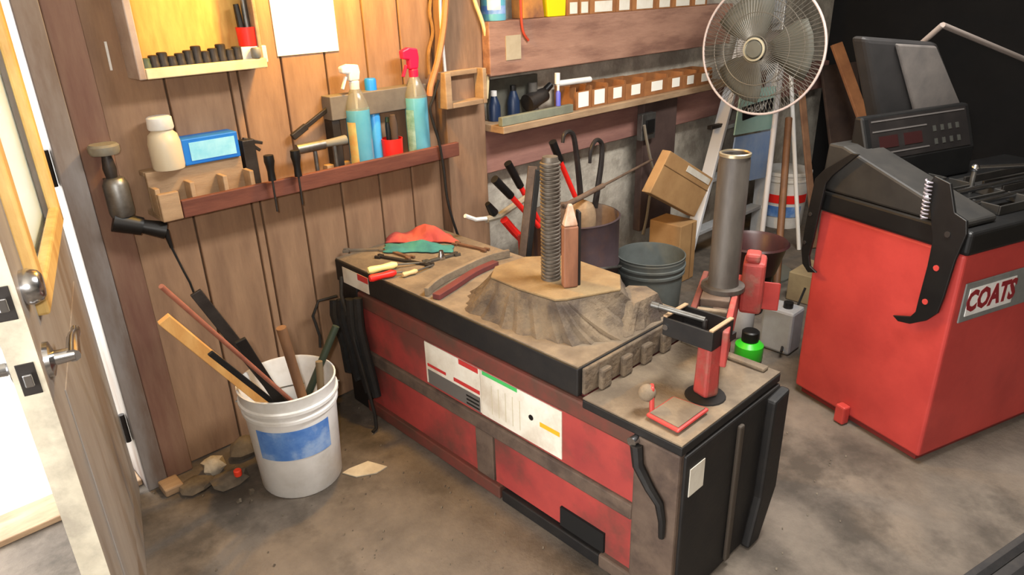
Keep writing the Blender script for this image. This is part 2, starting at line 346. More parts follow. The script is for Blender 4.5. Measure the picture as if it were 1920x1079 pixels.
# ratchet gun: grey long tool lying on the shelf
ag = thing('air_ratchet', (ay(600, 275, 2.17).x, 2.17, .942), 'grey metal air tool lying on the shelf left of the spray bottle', 'air tool')
a = ay(556, 281, 2.17); c = ay(648, 262, 2.17)
MB().cyl(a, a.lerp(c, .55), .017, n=14).build('barrel', steel_m, ag, smooth=True)
MB().cyl(a.lerp(c, .55), c, .012, .016, n=14).build('grip', mat('grey_rubber_grip', (120, 118, 108), rough=.7), ag, smooth=True)
for t_ in (.35, .75):
    q = a.lerp(c, t_); MB().cyl((q.x, q.y, .906), q, .007, n=10).build('support_leg', steel_m, ag)
    MB().box(q.x-.018, q.x+.018, q.y-.012, q.y+.012, .906, .92).build('support_foot', dsteel_m, ag, bevel=.003)
# pry bar leaning
a = ay(548, 258, 2.235); c = ay(622, 198, 2.235)
tag(MB().bar(a, c, .016, .012, up=(0, 1, 0)).bar(a, a.lerp(c, .35), .022, .016, up=(0, 1, 0)).build('pry_bar', dsteel_m, bevel=.003), 'dark pry bar leaning up against the planks', 'pry bar')
# grey wall box behind the bottles
p0 = ay(622, 214, 2.20); p1 = ay(800, 160, 2.20)
gbx = thing('wall_rack', ((p0.x+p1.x)/2, 2.23, 1.08), 'grey steel rack fixed to the planks behind the spray bottles', 'rack')
MB().box(p0.x, p1.x, 2.20, 2.258, 1.085, 1.165).build('rack_body', mat('grey_painted_steel', (112, 106, 98), (92, 86, 80), 8, .6), gbx, bevel=.003)
MB().box(p0.x, p0.x+.03, 2.205, 2.258, .906, 1.085).build('rack_leg', dsteel_m, gbx, bevel=.002)
MB().box(p1.x-.03, p1.x, 2.205, 2.258, .906, 1.085).build('rack_leg', dsteel_m, gbx, bevel=.002)
# spray bottles
def spray(cx, cy, z0, zs, ztop, trig, label, lab_col):
    t = thing('spray_bottle', (cx, cy, z0), label, 'spray bottle', 'blue spray bottles on the shelf')
    h = zs-z0
    MB().lathe(bottle_prof([(.040, z0), (.043, z0+.008), (.043, z0+h*.74)]), 24, (cx, cy, 0)).build('liquid', bluefl_m, t, smooth=True)
    MB().lathe([(.043, z0+h*.74), (.040, z0+h*.80), (.020, z0+h*.97), (.014, zs)], 24, (cx, cy, 0)).build('shoulder', clear_m, t, smooth=True)
    MB().cyl((cx, cy, z0+h*.7), (cx, cy, zs), .004, n=8).build('dip_tube', white_m, t)
    MB().lathe(bottle_prof([(.017, zs-.004), (.018, zs+.02), (.015, zs+.024)]), 18, (cx, cy, 0)).build('collar', trig, t, smooth=True)
    hd = MB().prism([(-.022, 0), (.016, 0), (.022, .03), (.018, .055), (-.02, .06), (-.05, .052), (-.048, .03), (-.022, .026)], (cx, cy-.013, zs+.024), (1, 0, 0), (0, 0, (ztop-zs-.024)/.06), (0, .026, 0)).build('trigger_head', trig, t, bevel=.005)
    MB().bar((cx-.03, cy, zs+.04), (cx-.048, cy, zs+.0), .012, .008).build('trigger', trig, hd, bevel=.002)
    # front label
    ca = math.atan2(-cy, -cx)
    MB().lathe([(.0438, z0+.02), (.0438, z0+h*.6)], 10, (cx, cy, 0), a0=ca-1.1, a1=ca-.25).build('bottle_label', lab_col, t, smooth=True)
s1 = ay(683, 298, 2.185); spray(s1.x, 2.196, .906, 1.185, 1.265, white_m, 'blue window cleaner bottle with white trigger', mat('yellow_print', (206, 200, 128), (220, 140, 70), 12, .5))
s2 = ay(790, 280, 2.185); spray(s2.x, 2.196, .906, 1.20, 1.30, pink_m, 'blue window cleaner bottle with pinkish red trigger', mat('pale_print', (150, 190, 190), (90, 140, 120), 20, .5))
# tall blue spray can behind
q = ay(704, 230, 2.225)
bc = thing('aerosol_can', (q.x, 2.232, .906), 'slim blue aerosol can standing between the two spray bottles', 'aerosol can')
MB().lathe(bottle_prof([(.022, .907), (.022, 1.11), (.018, 1.12)]), 18, (q.x, 2.232, 0)).build('can_body', mat('light_blue_can', (70, 160, 226), rough=.35), bc, smooth=True)
MB().lathe(bottle_prof([(.021, 1.121), (.021, 1.20), (.018, 1.205)]), 18, (q.x, 2.232, 0)).build('can_cap', bluepl_m, bc, smooth=True)
# red tub with brushes
q = ay(746, 290, 2.17)
rt = thing('red_tub', (q.x, 2.175, .906), 'red plastic tub full of dark brushes between the spray bottles', 'tub')
MB().lathe([(.0005, .907), (.037, .907), (.040, .99), (.037, .99), (.034, .915), (.0005, .915)], 24, (q.x, 2.200, 0)).build('tub_body', redpl_m, rt, smooth=True)
for k, (dx, dy, h, r) in enumerate([(-.016, -.006, .06, .009), (.004, -.012, .085, .014), (.018, .006, .055, .009), (-.003, .014, .075, .009)]):
    MB().lathe(bottle_prof([(r*.6, .92), (r, .985), (r*1.1, .99+h*.6), (r*.7, .99+h)]), 12, (q.x+dx, 2.200+dy, 0)).build('brush', [bplast_m, mat('dark_brown_bristle', (74, 60, 52), rough=.9), bplast_m, mat('dark_green_handle', (40, 60, 46), rough=.5)][k], rt, smooth=True)

# upper wall cabinet (open box)
FY = 2.16
pL = ay(262, 150, FY); pR = ay(503, 124, FY)
ux0, ux1 = pL.x, pR.x; uz0 = 1.285-.006
uz0 = (ay(278, 152, FY).z+ay(498, 125, FY).z)/2
cab = thing('open_wall_cabinet', ((ux0+ux1)/2, 2.2, uz0), 'open wooden wall cabinet with whitish frame beside the white paper', 'cabinet')
MB().box(ux0, ux0+.02, FY, WY-.001, uz0, uz0+.5).build('side_board', mat('whitish_frame', (176, 160, 150), (150, 130, 116), 8, .7), cab, bevel=.003)
MB().box(ux1-.012, ux1, FY+.02, WY-.001, uz0+.0, uz0+.5).build('side_board', pale_m, cab, bevel=.003)
MB().box(ux0+.021, ux1-.001, FY, FY+.02, uz0, uz0+.028).build('front_lip', mat('cream_paint', (226, 214, 176), (206, 186, 140), 9, .7), cab, bevel=.003)
MB().box(ux0+.021, ux1-.013, FY+.021, WY-.001, uz0, uz0+.012).build('floor_board', pale_m, cab)
MB().box(ux0+.021, ux1-.013, WY-.008, WY-.001, uz0+.013, uz0+.5).build('back_board', mat('yellow_pine_ply', (216, 176, 96), (190, 140, 70), 6, .7, stretch=(3, 3, .6)), cab)
MB().box(ux0, ux1, FY, WY-.001, uz0+.501, uz0+.52).build('top_board', pale_m, cab, bevel=.003)
# dark sockets standing in the cabinet
n = 12; x = ux0+.036
for k in range(n):
    xx = ux0+.036+k*(ux1-ux0-.11)/(n-1)
    h = .052+.012*((k*7) % 3)/2+(.022 if k in (6, 9) else 0)
    o = MB().lathe(bottle_prof([(.0165, uz0+.0125), (.0165, uz0+.035), (.0145, uz0+.04), (.0145, uz0+h), (.012, uz0+h+.002)]), 12, (xx, FY+.04, 0)).build('impact_socket', dsteel_m if k else mat('green_grey_steel', (70, 84, 66), rough=.5), smooth=True)
    tag(o, 'dark socket in the cabinet row, %s from the left' % ORD[k], 'socket', 'row of sockets in the wall cabinet')
# tan/red can in the cabinet
q = ay(465, 70, 2.215); cz = uz0+.0125
ct = thing('red_can', (q.x, 2.21, cz), 'red tin holding black tools inside the wall cabinet', 'tin')
MB().box(q.x-.04, q.x+.04, 2.185, 2.248, cz, cz+.05).build('white_base', white_m, ct, bevel=.003)
MB().lathe([(.0005, cz+.051), (.03, cz+.051), (.032, cz+.105), (.029, cz+.105), (.027, cz+.06), (.0005, cz+.06)], 20, (q.x, 2.215, 0)).build('tin_body', redpl_m, ct, smooth=True)
for dx, h in ((-.015, .17), (.004, .20), (.018, .16)):
    MB().cyl((q.x+dx, 2.215, cz+.07), (q.x+dx*1.3, 2.22, cz+h), .011, .008, n=10).build('tool', [bplast_m, steel_m, bplast_m][int((dx > 0)+(dx > .01))], ct, smooth=True)
# small lidded jar at the cabinet corner
q = ay(484, 108, 2.17)
tag(MB().lathe(bottle_prof([(.013, uz0+.03), (.015, uz0+.035), (.015, uz0+.055), (.011, uz0+.06)]), 14, (q.x-.004, FY+.011, 0)).build('small_jar', greyplate_m, smooth=True), 'small grey jar on the right end of the cabinet lip', 'jar')
# white paper
p0 = ay(520, 106, WY); p1 = ay(634, 90, WY)
tag(MB().box(p0.x, p1.x, WY-.004, WY-.0005, (p0.z+p1.z)/2-.004, 1.62).build('paper_sheet', paper_m), 'large white paper sheet pinned to the planks', 'paper')
# pale strip on the planks
a = ay(197, 78, 2.256); c = ay(209, 132, 2.256)
tag(MB().bar(a, c, .006, .004, up=(0, 1, 0)).build('white_strip', white_m), 'thin white strip on the plank near the door', 'strip')

# air regulator on wall by the door
ar = thing('air_regulator', (.575, 2.2, .9), 'silver air filter with black valve mounted on the wall by the door', 'air regulator')
rx, ry = ay(222, 370, 2.19).x, 2.19
zb = ay(228, 405, 2.19).z; zt = ay(215, 335, 2.19).z; zd = ay(205, 275, 2.19).z
MB().lathe(bottle_prof([(.030, zb), (.033, zb+.01), (.033, zt-.015), (.026, zt), (.02, zt+.004)]), 20, (rx, ry, 0)).build('filter_bowl', steel_m, ar, smooth=True)
MB().lathe(bottle_prof([(.014, zt), (.018, zt+.03), (.012, zd-.02)]), 16, (rx-.004, ry, 0)).build('neck', dsteel_m, ar, smooth=True)
MB().lathe(bottle_prof([(.036, zd-.018), (.040, zd-.01), (.040, zd+.004), (.034, zd+.01)]), 24, (rx-.006, ry, 0)).build('dial', mat('dull_green_grey', (132, 130, 116), (110, 106, 96), 12, .5), ar, smooth=True)
MB().box(rx-.02, rx+.02, ry+.012, WY-.0005, zt-.03, zt).build('bracket', dsteel_m, ar)
a = ay(212, 415, ry); c = ay(310, 432, ry-.03); e = ay(322, 465, ry-.03)
MB().cyl(a, a.lerp(c, .55), .030, .026, n=14).cyl(a.lerp(c, .5), c, .019, .026, n=14).build('valve_body', bplast_m, ar, smooth=True)
MB().cyl(c, e, .009, .005, n=10).build('nozzle', bplast_m, ar, smooth=True)
hp = [e, ay(345, 510, 2.15), ay(356, 530, 2.14), ay(366, 556, 2.15)]
MB().tube(hp, .0035, 6).build('thin_hose', rubber_m, ar, smooth=True)

# ================================================================== POST AND HANGING CORDS
struct(MB().box(1.748, 1.95, 2.205, 2.284, .002, 2.48).build('trim_6', post_m, bevel=.004), 'wide grey-brown post board right of the shelf')
fy = 2.15
p0 = ay(838, 200, fy); p1 = ay(912, 130, fy)
bk = thing('wooden_bracket', ((p0.x+p1.x)/2, 2.18, .99), 'small pale wooden frame nailed on the post', 'bracket')
zA, zB = ay(875, 200, fy).z, ay(875, 132, fy).z
MB().box(p0.x, p0.x+.03, fy, 2.204, zA, zB).build('upright', pale_m, bk, bevel=.003)
MB().box(p1.x-.02, p1.x, fy, 2.204, zA, zB).build('upright', pale_m, bk, bevel=.003)
MB().box(p0.x+.031, p1.x-.021, fy, 2.204, zA, zA+.02).build('cross_bar', pale_m, bk, bevel=.003)
MB().box(p0.x+.031, p1.x-.021, fy+.03, 2.204, zB-.02, zB).build('cross_bar', pale_m, bk, bevel=.003)
cordY = 2.17
def cord(name, pix, Y, r, m_, label, cat='cord', n=6):
    pts = [ay(x, y, Y if not isinstance(Y, (list, tuple)) else Y[i]) for i, (x, y) in enumerate(pix)]
    sm = []
    for i in range(len(pts)-1):
        p0_, p1_, p2_, p3_ = pts[max(i-1, 0)], pts[i], pts[i+1], pts[min(i+2, len(pts)-1)]
        for k in range(4):
            t = k/4; sm.append(.5*((2*p1_)+(p2_-p0_)*t+(2*p0_-5*p1_+4*p2_-p3_)*t*t+(3*p1_-p0_-3*p2_+p3_)*t**3))
    sm.append(pts[-1])
    return tag(MB().tube(sm, r, n).build(name, m_, smooth=True), label, cat)
cord('electric_cable', [(822, 150), (812, 185), (806, 205), (815, 240), (824, 270), (832, 320), (838, 370), (848, 410), (860, 445)], 2.12, .005, rubber_m, 'black power cord hanging beside the post')
cord('air_hose', [(838, -40), (836, 0), (832, 50), (822, 110), (808, 160), (806, 180)], 2.18, .012, mat('tan_hose', (186, 126, 86), (164, 104, 68), 9, .6), 'tan rubber hose hanging down on the planks', 'hose')
cord('white_cable', [(826, -40), (826, 20), (830, 80), (836, 150)], 2.195, .006, white_m, 'thin white cable running down beside the tan hose', 'cable')
cord('extension_cable', [(884, -40), (890, 0), (904, 40), (913, 80), (914, 150), (912, 185)], 2.19, .0075, mat('cream_cable', (216, 196, 150), rough=.6), 'cream cable curving down the right side of the post', 'cable')
cord('rope_loop', [(812, -30), (806, 20), (812, 60), (804, 100), (806, 140)], 2.245, .007, mat('old_rope', (150, 118, 80), (120, 92, 60), 30, .9), 'old tan rope hanging left of the hose', 'rope')

# ================================================================== WALL FITTINGS, RIGHT
BY = 2.215
x0 = 1.952; x1 = 5.2
UY = 2.165
za = (ay(936, 142, UY).z+ay(1260, 96, UY).z)/2; zb_ = (ay(1002, 36, UY).z+ay(1260, 14, UY).z)/2
struct(MB().box(x0, 3.75, UY, 2.284, za, zb_).build('trim_7', board_m, bevel=.004), 'wide reddish plank on the wall above the parts bins')
zl0 = (ay(922, 323, BY).z+ay(1209, 251, BY).z)/2
LY = 2.10
zs1 = ay(1130, 200, LY).z; 
struct(MB().box(x0, x1, BY, 2.284, zl0, zs1-.032).build('trim_8', lboard_m, bevel=.004), 'dark weathered plank below the parts bin ledge')
ls = thing('bin_ledge', (3.0, 2.2, zs1-.03), 'pale wooden ledge carrying the lower row of parts bins', 'shelf')
MB().box(x0, 3.70, LY, 2.284, zs1-.03, zs1-.001).build('ledge_board', pale_m, ls, bevel=.003)
MB().box(x0, ay(1077, 190, LY).x, LY+.006, LY+.03, zs1, zs1+.035).build('tray_front', mat('grey_green_tray', (132, 136, 118), (110, 112, 98), 9, .6), ls, bevel=.002)
# stained fringe / note on lower board
p0 = ay(1225, 290, 2.20); 
struct(MB().box(ay(1207, 240, 2.17).x, ay(1268, 230, 2.17).x, 2.17, 2.214, .25, zs1-.033).build('trim_9', mat('dark_post', (84, 66, 60), (66, 50, 46), 6, .8), bevel=.004), 'dark upright post below the bin ledge')
ob = thing('outlet_box', (ay(1218, 240, 2.13).x, 2.15, .7), 'grey electrical outlet box with conduit on the dark post', 'outlet box')
p0 = ay(1205, 262, 2.13); p1 = ay(1232, 215, 2.13)
MB().box(p0.x, p1.x, 2.135, 2.169, ay(1218, 262, 2.13).z, ay(1218, 213, 2.13).z).build('box_body', steel_m, ob, bevel=.004)
MB().box(p0.x+.025, p1.x-.02, 2.125, 2.135, ay(1218, 250, 2.13).z, ay(1218, 225, 2.13).z).build('socket_face', bplast_m, ob, bevel=.003)
cord('power_cable', [(1208, 235), (1212, 260), (1220, 300), (1226, 330), (1218, 370), (1212, 410), (1205, 440)], [2.12, 2.12, 2.12, 2.14, 2.155, 2.155, 2.155], .008, mat('grey_cable', (120, 112, 100), rough=.7), 'dark grey cable hanging from the outlet box')

def parts_bin(pxl, pxr, pyt, pyb, Y, depth, z0, label, group, lbl=(.25, .75, .2, .85), lm=None):
    a = ay(pxl, (pyt+pyb)/2, Y); c = ay(pxr, (pyt+pyb)/2, Y)
    cx_ = (a.x+c.x)/2; h = ay((pxl+pxr)/2, pyt, Y).z-z0
    t = thing('parts_bin', (cx_, Y, z0), label, 'parts bin', group)
    w = c.x-a.x-.004; X0 = a.x+.002; X1 = X0+w
    MB().box(X0, X1, Y, Y+.004, z0, z0+h*.8).box(X0, X0+.004, Y+.004, Y+depth, z0, z0+h).box(X1-.004, X1, Y+.004, Y+depth, z0, z0+h).box(X0+.004, X1-.004, Y+depth-.004, Y+depth, z0, z0+h).box(X0+.004, X1-.004, Y+.004, Y+depth-.004, z0, z0+.004).build('bin_box', binc_m, t)
    MB().box(X0+w*lbl[0], X0+w*lbl[1], Y-.0015, Y-.0002, z0+h*.8*lbl[2], z0+h*.8*lbl[3]).build('label_card', lm or paper_m, t)
for k, (l_, r_) in enumerate([(1080, 1111), (1111, 1142), (1142, 1176), (1176, 1212), (1212, 1256), (1256, 1286), (1286, 1312), (1312, 1342)]):
    mx = (l_+r_)/2; yt = 162-(mx-1095)*.145
    parts_bin(l_, r_, yt, 0, LY+.03, .13, zs1, 'cardboard parts bin with white card in the lower row, %s from the left' % ORD[k], 'lower row of parts bins', lbl=(.15, .8, .12, .95) if k < 2 else (.3, .78, .25, .9))
zu = zb_+.001
for k, (l_, r_) in enumerate([(1064, 1086), (1086, 1106), (1106, 1156), (1156, 1186), (1186, 1232), (1232, 1262), (1262, 1300), (1300, 1328)]):
    parts_bin(l_, r_, -45, 0, UY+.002, .10, zu, 'cardboard parts bin with pale card in the top row, %s from the left' % ORD[k], 'upper row of parts bins', lbl=(.18, .85, .05, .42), lm=decal_m)
# blue bottle on the top ledge
q = ay(934, 42, 2.20)
bb_ = thing('blue_bottle', (q.x, 2.15, zu), 'pale blue bottle with white label on the upper ledge', 'bottle')
MB().lathe(bottle_prof([(.048, zu), (.05, zu+.008), (.05, zu+.2), (.03, zu+.23)]), 24, (q.x, 2.225, 0)).build('bottle_body', bluefl_m, bb_, smooth=True)
ca = math.atan2(-2.225, -q.x)
MB().lathe([(.0506, zu+.04), (.0506, zu+.17)], 10, (q.x, 2.225, 0), a0=ca-.5, a1=ca+.6).build('bottle_label', white_m, bb_, smooth=True)
MB().lathe([(.0503, zu+.025), (.0503, zu+.055)], 12, (q.x, 2.225, 0), a0=ca-1.2, a1=ca+1.2).build('blue_band', blue_m, bb_, smooth=True)
p0 = ay(1030, 30, 2.17); p1 = ay(1062, 28, 2.17)
tag(MB().prism([(0, 0), (p1.x-p0.x, 0), (p1.x-p0.x+.01, .2), (-.02, .2)], (p0.x, 2.175, zu), (1, 0, 0), (0, 0, 1), (0, .07, 0)).build('yellow_carton', yellow_m, bevel=.003), 'bright yellow carton on the upper ledge', 'carton')
p0 = ay(985, 34, 2.17); p1 = ay(1026, 30, 2.17)
tag(MB().prism([(0, 0), (p1.x-p0.x-.005, 0), (p1.x-p0.x-.02, .09), (.0, .12)], (p0.x, 2.18, zu), (1, 0, 0), (0, 0, 1), (0, .07, 0)).build('orange_box', mat('orange_card', (206, 138, 66), (120, 78, 58), 6, .8), bevel=.003), 'orange-brown box left of the yellow carton', 'box')
cord('rubber_bungee', [(974, -40), (976, 0), (978, 40), (982, 62), (991, 76)], 2.158, .005, mat('red_rubber', (178, 66, 44), rough=.6), 'thin red cord hanging over the wide plank')
p0 = ay(949, 112, 2.163); p1 = ay(976, 66, 2.163)
tag(MB().box(p0.x, p1.x, 2.1615, 2.1645, ay(962, 112, 2.163).z, ay(962, 66, 2.163).z).build('note_card', mat('faded_card', (178, 164, 138), (160, 146, 120), 10, .9)), 'faded blank card stuck on the wide plank', 'card')
# items on lower ledge, left half
for (px, pyb, h, r), lb in zip([(947, 212, .10, .026), (983, 206, .11, .027)], ('dark navy bottle at the left end of the ledge', 'dark navy bottle, second on the ledge')):
    q = ay(px, pyb, 2.17)
    o = thing('navy_bottle', (q.x, 2.17, zs1), lb, 'bottle', 'navy bottles on the ledge')
    MB().lathe(bottle_prof([(r, zs1), (r, zs1+h*.6), (r*.75, zs1+h*.8), (r*.45, zs1+h)]), 18, (q.x, 2.235, 0)).build('bottle_body', navy_m, o, smooth=True)
    MB().lathe(bottle_prof([(r*.5, zs1+h+.0005), (r*.5, zs1+h+.022)]), 14, (q.x, 2.235, 0)).build('bottle_cap', [white_m, bplast_m][px > 960], o, smooth=True)
q = ay(1022, 190, 2.17)
dc = thing('grinder', (q.x, 2.22, zs1), 'dark greasy power tool lying on the ledge', 'power tool')
MB().cyl((q.x-.06, 2.22, zs1+.05), (q.x+.05, 2.22, zs1+.075), .038, .03, n=16).build('motor_body', dsteel_m, dc, smooth=True)
MB().cyl((q.x-.01, 2.235, zs1), (q.x-.01, 2.235, zs1+.13), .026, .02, n=14).build('gear_head', mat('greasy_grey', (84, 80, 74), (60, 56, 54), 14, .6), dc, smooth=True)
MB().cyl((q.x+.04, 2.235, zs1+.07), (q.x+.10, 2.23, zs1+.11), .018, .014, n=12).build('handle', bplast_m, dc, smooth=True)
q = ay(1045, 205, 2.13)
sb = thing('small_blue_spray', (q.x, 2.15, zs1), 'slim blue tube standing on the ledge before the white pipe', 'tube')
MB().lathe(bottle_prof([(.011, zs1+.036), (.011, zs1+.09), (.006, zs1+.10)]), 12, (q.x, 2.125, 0)).build('tube_body', mat('violet_blue', (92, 96, 190), rough=.4), sb, smooth=True)
MB().lathe(bottle_prof([(.006, zs1+.1005), (.006, zs1+.125)]), 10, (q.x, 2.125, 0)).build('tube_tip', white_m, sb, smooth=True)
a = ay(1046, 157, 2.14); c = ay(1106, 149, 2.14)
tag(MB().cyl(a, c, .013, n=12).cyl(a+Vector((-.004, 0, 0)), a+Vector((-.003, 0, .045)), .012, n=12).build('white_pipe', white_m, smooth=True), 'short white plastic pipe lying across the bins', 'pipe')
a = ay(940, 175, 2.2); 
tag(MB().box(a.x-.01, a.x+.28, 2.265, 2.2835, zs1, zs1+.16).build('metal_sheet', mat('green_grey_metal', (92, 92, 82), (70, 68, 62), 8, .6)), 'green-grey metal sheet behind the navy bottles', 'sheet')

# ================================================================== TIRE CHANGER
TC = thing('tire_changer', (1.42, 1.45, 0), 'grimy red and black tire changer with tall centre screw', 'tire changer')
X0, X1 = 1.19, 1.655; YN, YS, YF = .716, 1.03, 2.20; ZL, ZH = .52, .603
MB().box(X0+.03, X1-.01, YN+.03, YF-.01, .05, .515).build('cabinet', mat('dark_red_cabinet', (92, 32, 30), (70, 30, 28), 6, .7), TC)
# front skin: upper panel, lower panel split by rails
MB().box(X0+.012, X0+.03, .85, 2.07, .272, .445).build('front_panel', redrust_m, TC)
MB().box(X0+.012, X0+.03, 1.47, 2.07, .05, .222).build('front_panel', redrust_m, TC)
MB().box(X0+.012, X0+.03, .85, 1.38, .05, .222).build('front_panel', redrust_m, TC)
MB().box(X0+.006, X0+.03, 1.385, 1.465, .05, .222).build('panel_strip', grime_m, TC, bevel=.003)
MB().box(X0, X0+.03, .85, 2.08, .222, .272).build('middle_rail', grime_m, TC, bevel=.006)
MB().box(X0, X0+.03, .85, 2.08, .445, .505).build('upper_rail', rustred_m, TC, bevel=.008)
MB().box(X0-.004, X0+.05, 1.35, 2.09, .004, .05).build('bottom_rail', rustred_m, TC, bevel=.004)
MB().box(X0-.004, X0+.05, .95, 1.34, .004, .045).build('bottom_rail', black_m, TC, bevel=.004)
MB().box(X0-.006, X0+.06, .84, .95, .004, .05).build('foot', grime_m, TC, bevel=.006)
MB().box(X0+.004, X0+.028, .94, 1.10, .052, .118).build('slot_shade', mat('slot_shade_black', (12, 11, 11), rough=.9), TC)  # solid black block stands for the shade inside the slot opening
# black rear corner
MB().box(X0, X1, 2.08, YF, .004, .515).build('rear_corner', black_m, TC, bevel=.006)
# near left corner post and end
MB().box(X0-.002, X0+.03, YN+.004, .85, .004, .49).build('corner_post', grime_m, TC, bevel=.006)
b = MB(); b.prism([(1.205, .004), (1.205, .485), (1.655, .485), (1.66, .14), (1.60, .004)], (0, YN-.004, 0), (1, 0, 0), (0, 0, 1), (0, .034, 0)); b.build('end_panel', black_m, TC, bevel=.006)
MB().box(1.43, 1.452, YN-.016, YN-.004, .02, .46).build('end_rib', mat('grimy_brown_rib', (62, 54, 46), rough=.7), TC, bevel=.005)
MB().prism([(.56, .004), (.60, .16), (.61, .47), (.69, .48), (.69, .16), (.62, .004)], (.97, YN-.03, 0), (1, 0, 0), (0, 0, 1), (0, .03, 0)).build('end_leg', black_m, TC, bevel=.008)
MB().box(1.222, 1.285, YN-.006, YN-.0042, .36, .44).build('white_sticker', decal_m, TC)
# bent bracket on the corner post
MB().tube([(X0-.012, .835, .47), (X0-.016, .825, .42), (X0-.014, .79, .37), (X0-.014, .76, .34), (X0-.012, .75, .29), (X0-.01, .75, .24)], .016, 8, r1=.008).build('hanging_strap', black_m, TC, smooth=True)
MB().cyl((X0-.02, .845, .478), (X0+.02, .845, .478), .013, n=12).build('bolt', chrome_m, TC, smooth=True)
# upper table
MB().box(X0-.004, X1, YS, YF, .517, ZH-.004).build('upper_apron', black_m, TC, bevel=.004)
MB().box(X0, X1-.002, YS+.002, YF-.002, ZH-.0039, ZH).build('upper_table', dust_m, TC)
MB().box(X0+.01, X1-.008, YS-.012, YS-.0005, .521, ZH-.006).build('step_face', cone_m, TC, bevel=.004)
for k in range(4):
    MB().box(X0+.06+k*.09, X0+.10+k*.09, YS-.03, YS-.0125, .5205, .58).build('step_lug', cone_m, TC, bevel=.006)
MB().box(X0-.002, X1, YN, YS-.013, .49, ZL-.004).build('lower_apron', black_m, TC, bevel=.004)
MB().box(X0, X1-.002, YN+.002, YS-.014, ZL-.0039, ZL).build('lower_table', dust_m, TC)
MB().box(X1-.04, X1-.012, YN+.03, YS-.02, ZL, ZL+.012).build('table_rib', dust_m, TC, bevel=.005)
# decals
dc1 = MB().box(X0+.0095, X0+.0118, 1.432, 1.705, .282, .435).build('warning_decal', decal_m, TC)
MB().box(X0+.008, X0+.0094, 1.436, 1.695, .282, .335).build('grey_block', greyprint, dc1)
MB().box(X0+.008, X0+.0094, 1.436, 1.56, .345, .358).build('red_line', redprint, dc1)
MB().box(X0+.008, X0+.0094, 1.60, 1.695, .348, .358).build('red_line', redprint, dc1)
MB().box(X0+.008, X0+.0094, 1.44, 1.53, .418, .435).build('red_heading', redprint, dc1)
for k in range(3): MB().box(X0+.0072, X0+.0079, 1.44, 1.50, .288+k*.014, .294+k*.014).build('black_line', bplast_m, dc1)
dc2 = MB().box(X0+.0092, X0+.0118, 1.098, 1.43, .280, .436).build('instruction_decal', decal_m, TC)
MB().box(X0+.008, X0+.0091, 1.27, 1.42, .424, .436).build('green_heading', greenstrip, dc2)
MB().box(X0+.008, X0+.0091, 1.105, 1.18, .352, .366).build('orange_bar', orangestrip, dc2)
MB().cyl((X0+.0075, 1.215, .365), (X0+.0091, 1.215, .365), .009, n=12).build('black_dot', bplast_m, dc2)
for k in range(5): MB().box(X0+.0082, X0+.0091, 1.26+.03*k, 1.262+.03*k, .30, .40).build('faint_line', mat('faint_print', (196, 186, 160), rough=.6), dc2)
st = MB().box(X0-.0055, X0-.0041, 1.985, 2.15, .522, .583).build('edge_sticker', decal_m, TC)
MB().box(X0-.0068, X0-.0056, 1.985, 2.05, .560, .583).build('red_print', redprint, st)
# cone casting: frustum
def frustum(bot, top, zb, zt, bumps=True):
    m_ = MB(); n = len(bot); vs = []; L_ = 6
    def dens(poly):
        o = []
        for i in range(len(poly)):
            a_, c_ = Vector(poly[i]), Vector(poly[(i+1) % len(poly)])
            for k in range(8): o.append(a_.lerp(c_, k/8))
        return o
    B_, T_ = dens(bot), dens(top); N_ = len(B_)
    for l in range(L_+1):
        t = l/L_
        for k in range(N_):
            p = B_[k].lerp(T_[k], t**.8); j_ = .008*math.sin(k*2.4)*(1-t) if bumps else 0
            c_ = (p-Vector((1.38, 1.30))).normalized()
            vs.append((p.x+c_.x*j_, p.y+c_.y*j_, zb+(zt-zb)*t+random.uniform(-.002, .002)*(0 < l < L_)))
    fs = [tuple(range(N_-1, -1, -1)), tuple(range(L_*N_, (L_+1)*N_))]
    for l in range(L_):
        for k in range(N_): fs.append((l*N_+k, l*N_+(k+1) % N_, (l+1)*N_+(k+1) % N_, (l+1)*N_+k))
    m_._add(vs, fs); return m_
cb = [(1.215, 1.50), (1.215, 1.28), (1.265, 1.12), (1.38, 1.05), (1.56, 1.06), (1.63, 1.20), (1.63, 1.48), (1.50, 1.60), (1.32, 1.60)]
ct_ = [(1.268, 1.44), (1.262, 1.32), (1.275, 1.19), (1.30, 1.17), (1.45, 1.105), (1.53, 1.17), (1.54, 1.40), (1.45, 1.48), (1.33, 1.49)]
frustum(cb, ct_, ZH, .708).build('cone_casting', cone_m, TC)
top_poly = [Vector(p) for p in ct_]
MB().prism([(p.x, p.y) for p in top_poly], (0, 0, .7082), (1, 0, 0), (0, 1, 0), (0, 0, .008)).build('cone_top', conetop_m, TC, bevel=.003)
# side lobe of the casting toward the cylinder
frustum([(1.40, 1.045), (1.60, 1.045), (1.645, 1.12), (1.60, 1.20), (1.42, 1.18)], [(1.47, 1.07), (1.57, 1.065), (1.59, 1.12), (1.56, 1.16), (1.47, 1.15)], ZH+.001, .675).build('casting_lobe', cone_m, TC)
# centre screw with thread
sxp = az(1033, 522, .716); SXC, SYC = sxp.x, sxp.y
prof = [(.0005, .716), (.029, .716)]
z = .72
while z < 1.055:
    prof += [(.0285, z), (.0285, z+.004), (.0245, z+.006), (.0245, z+.009)]; z += .011
prof += [(.023, 1.058), (.021, 1.07), (.0005, 1.071)]
MB().lathe(prof, 22, (SXC, SYC, 0)).build('centre_screw', screw_m, TC, smooth=True)
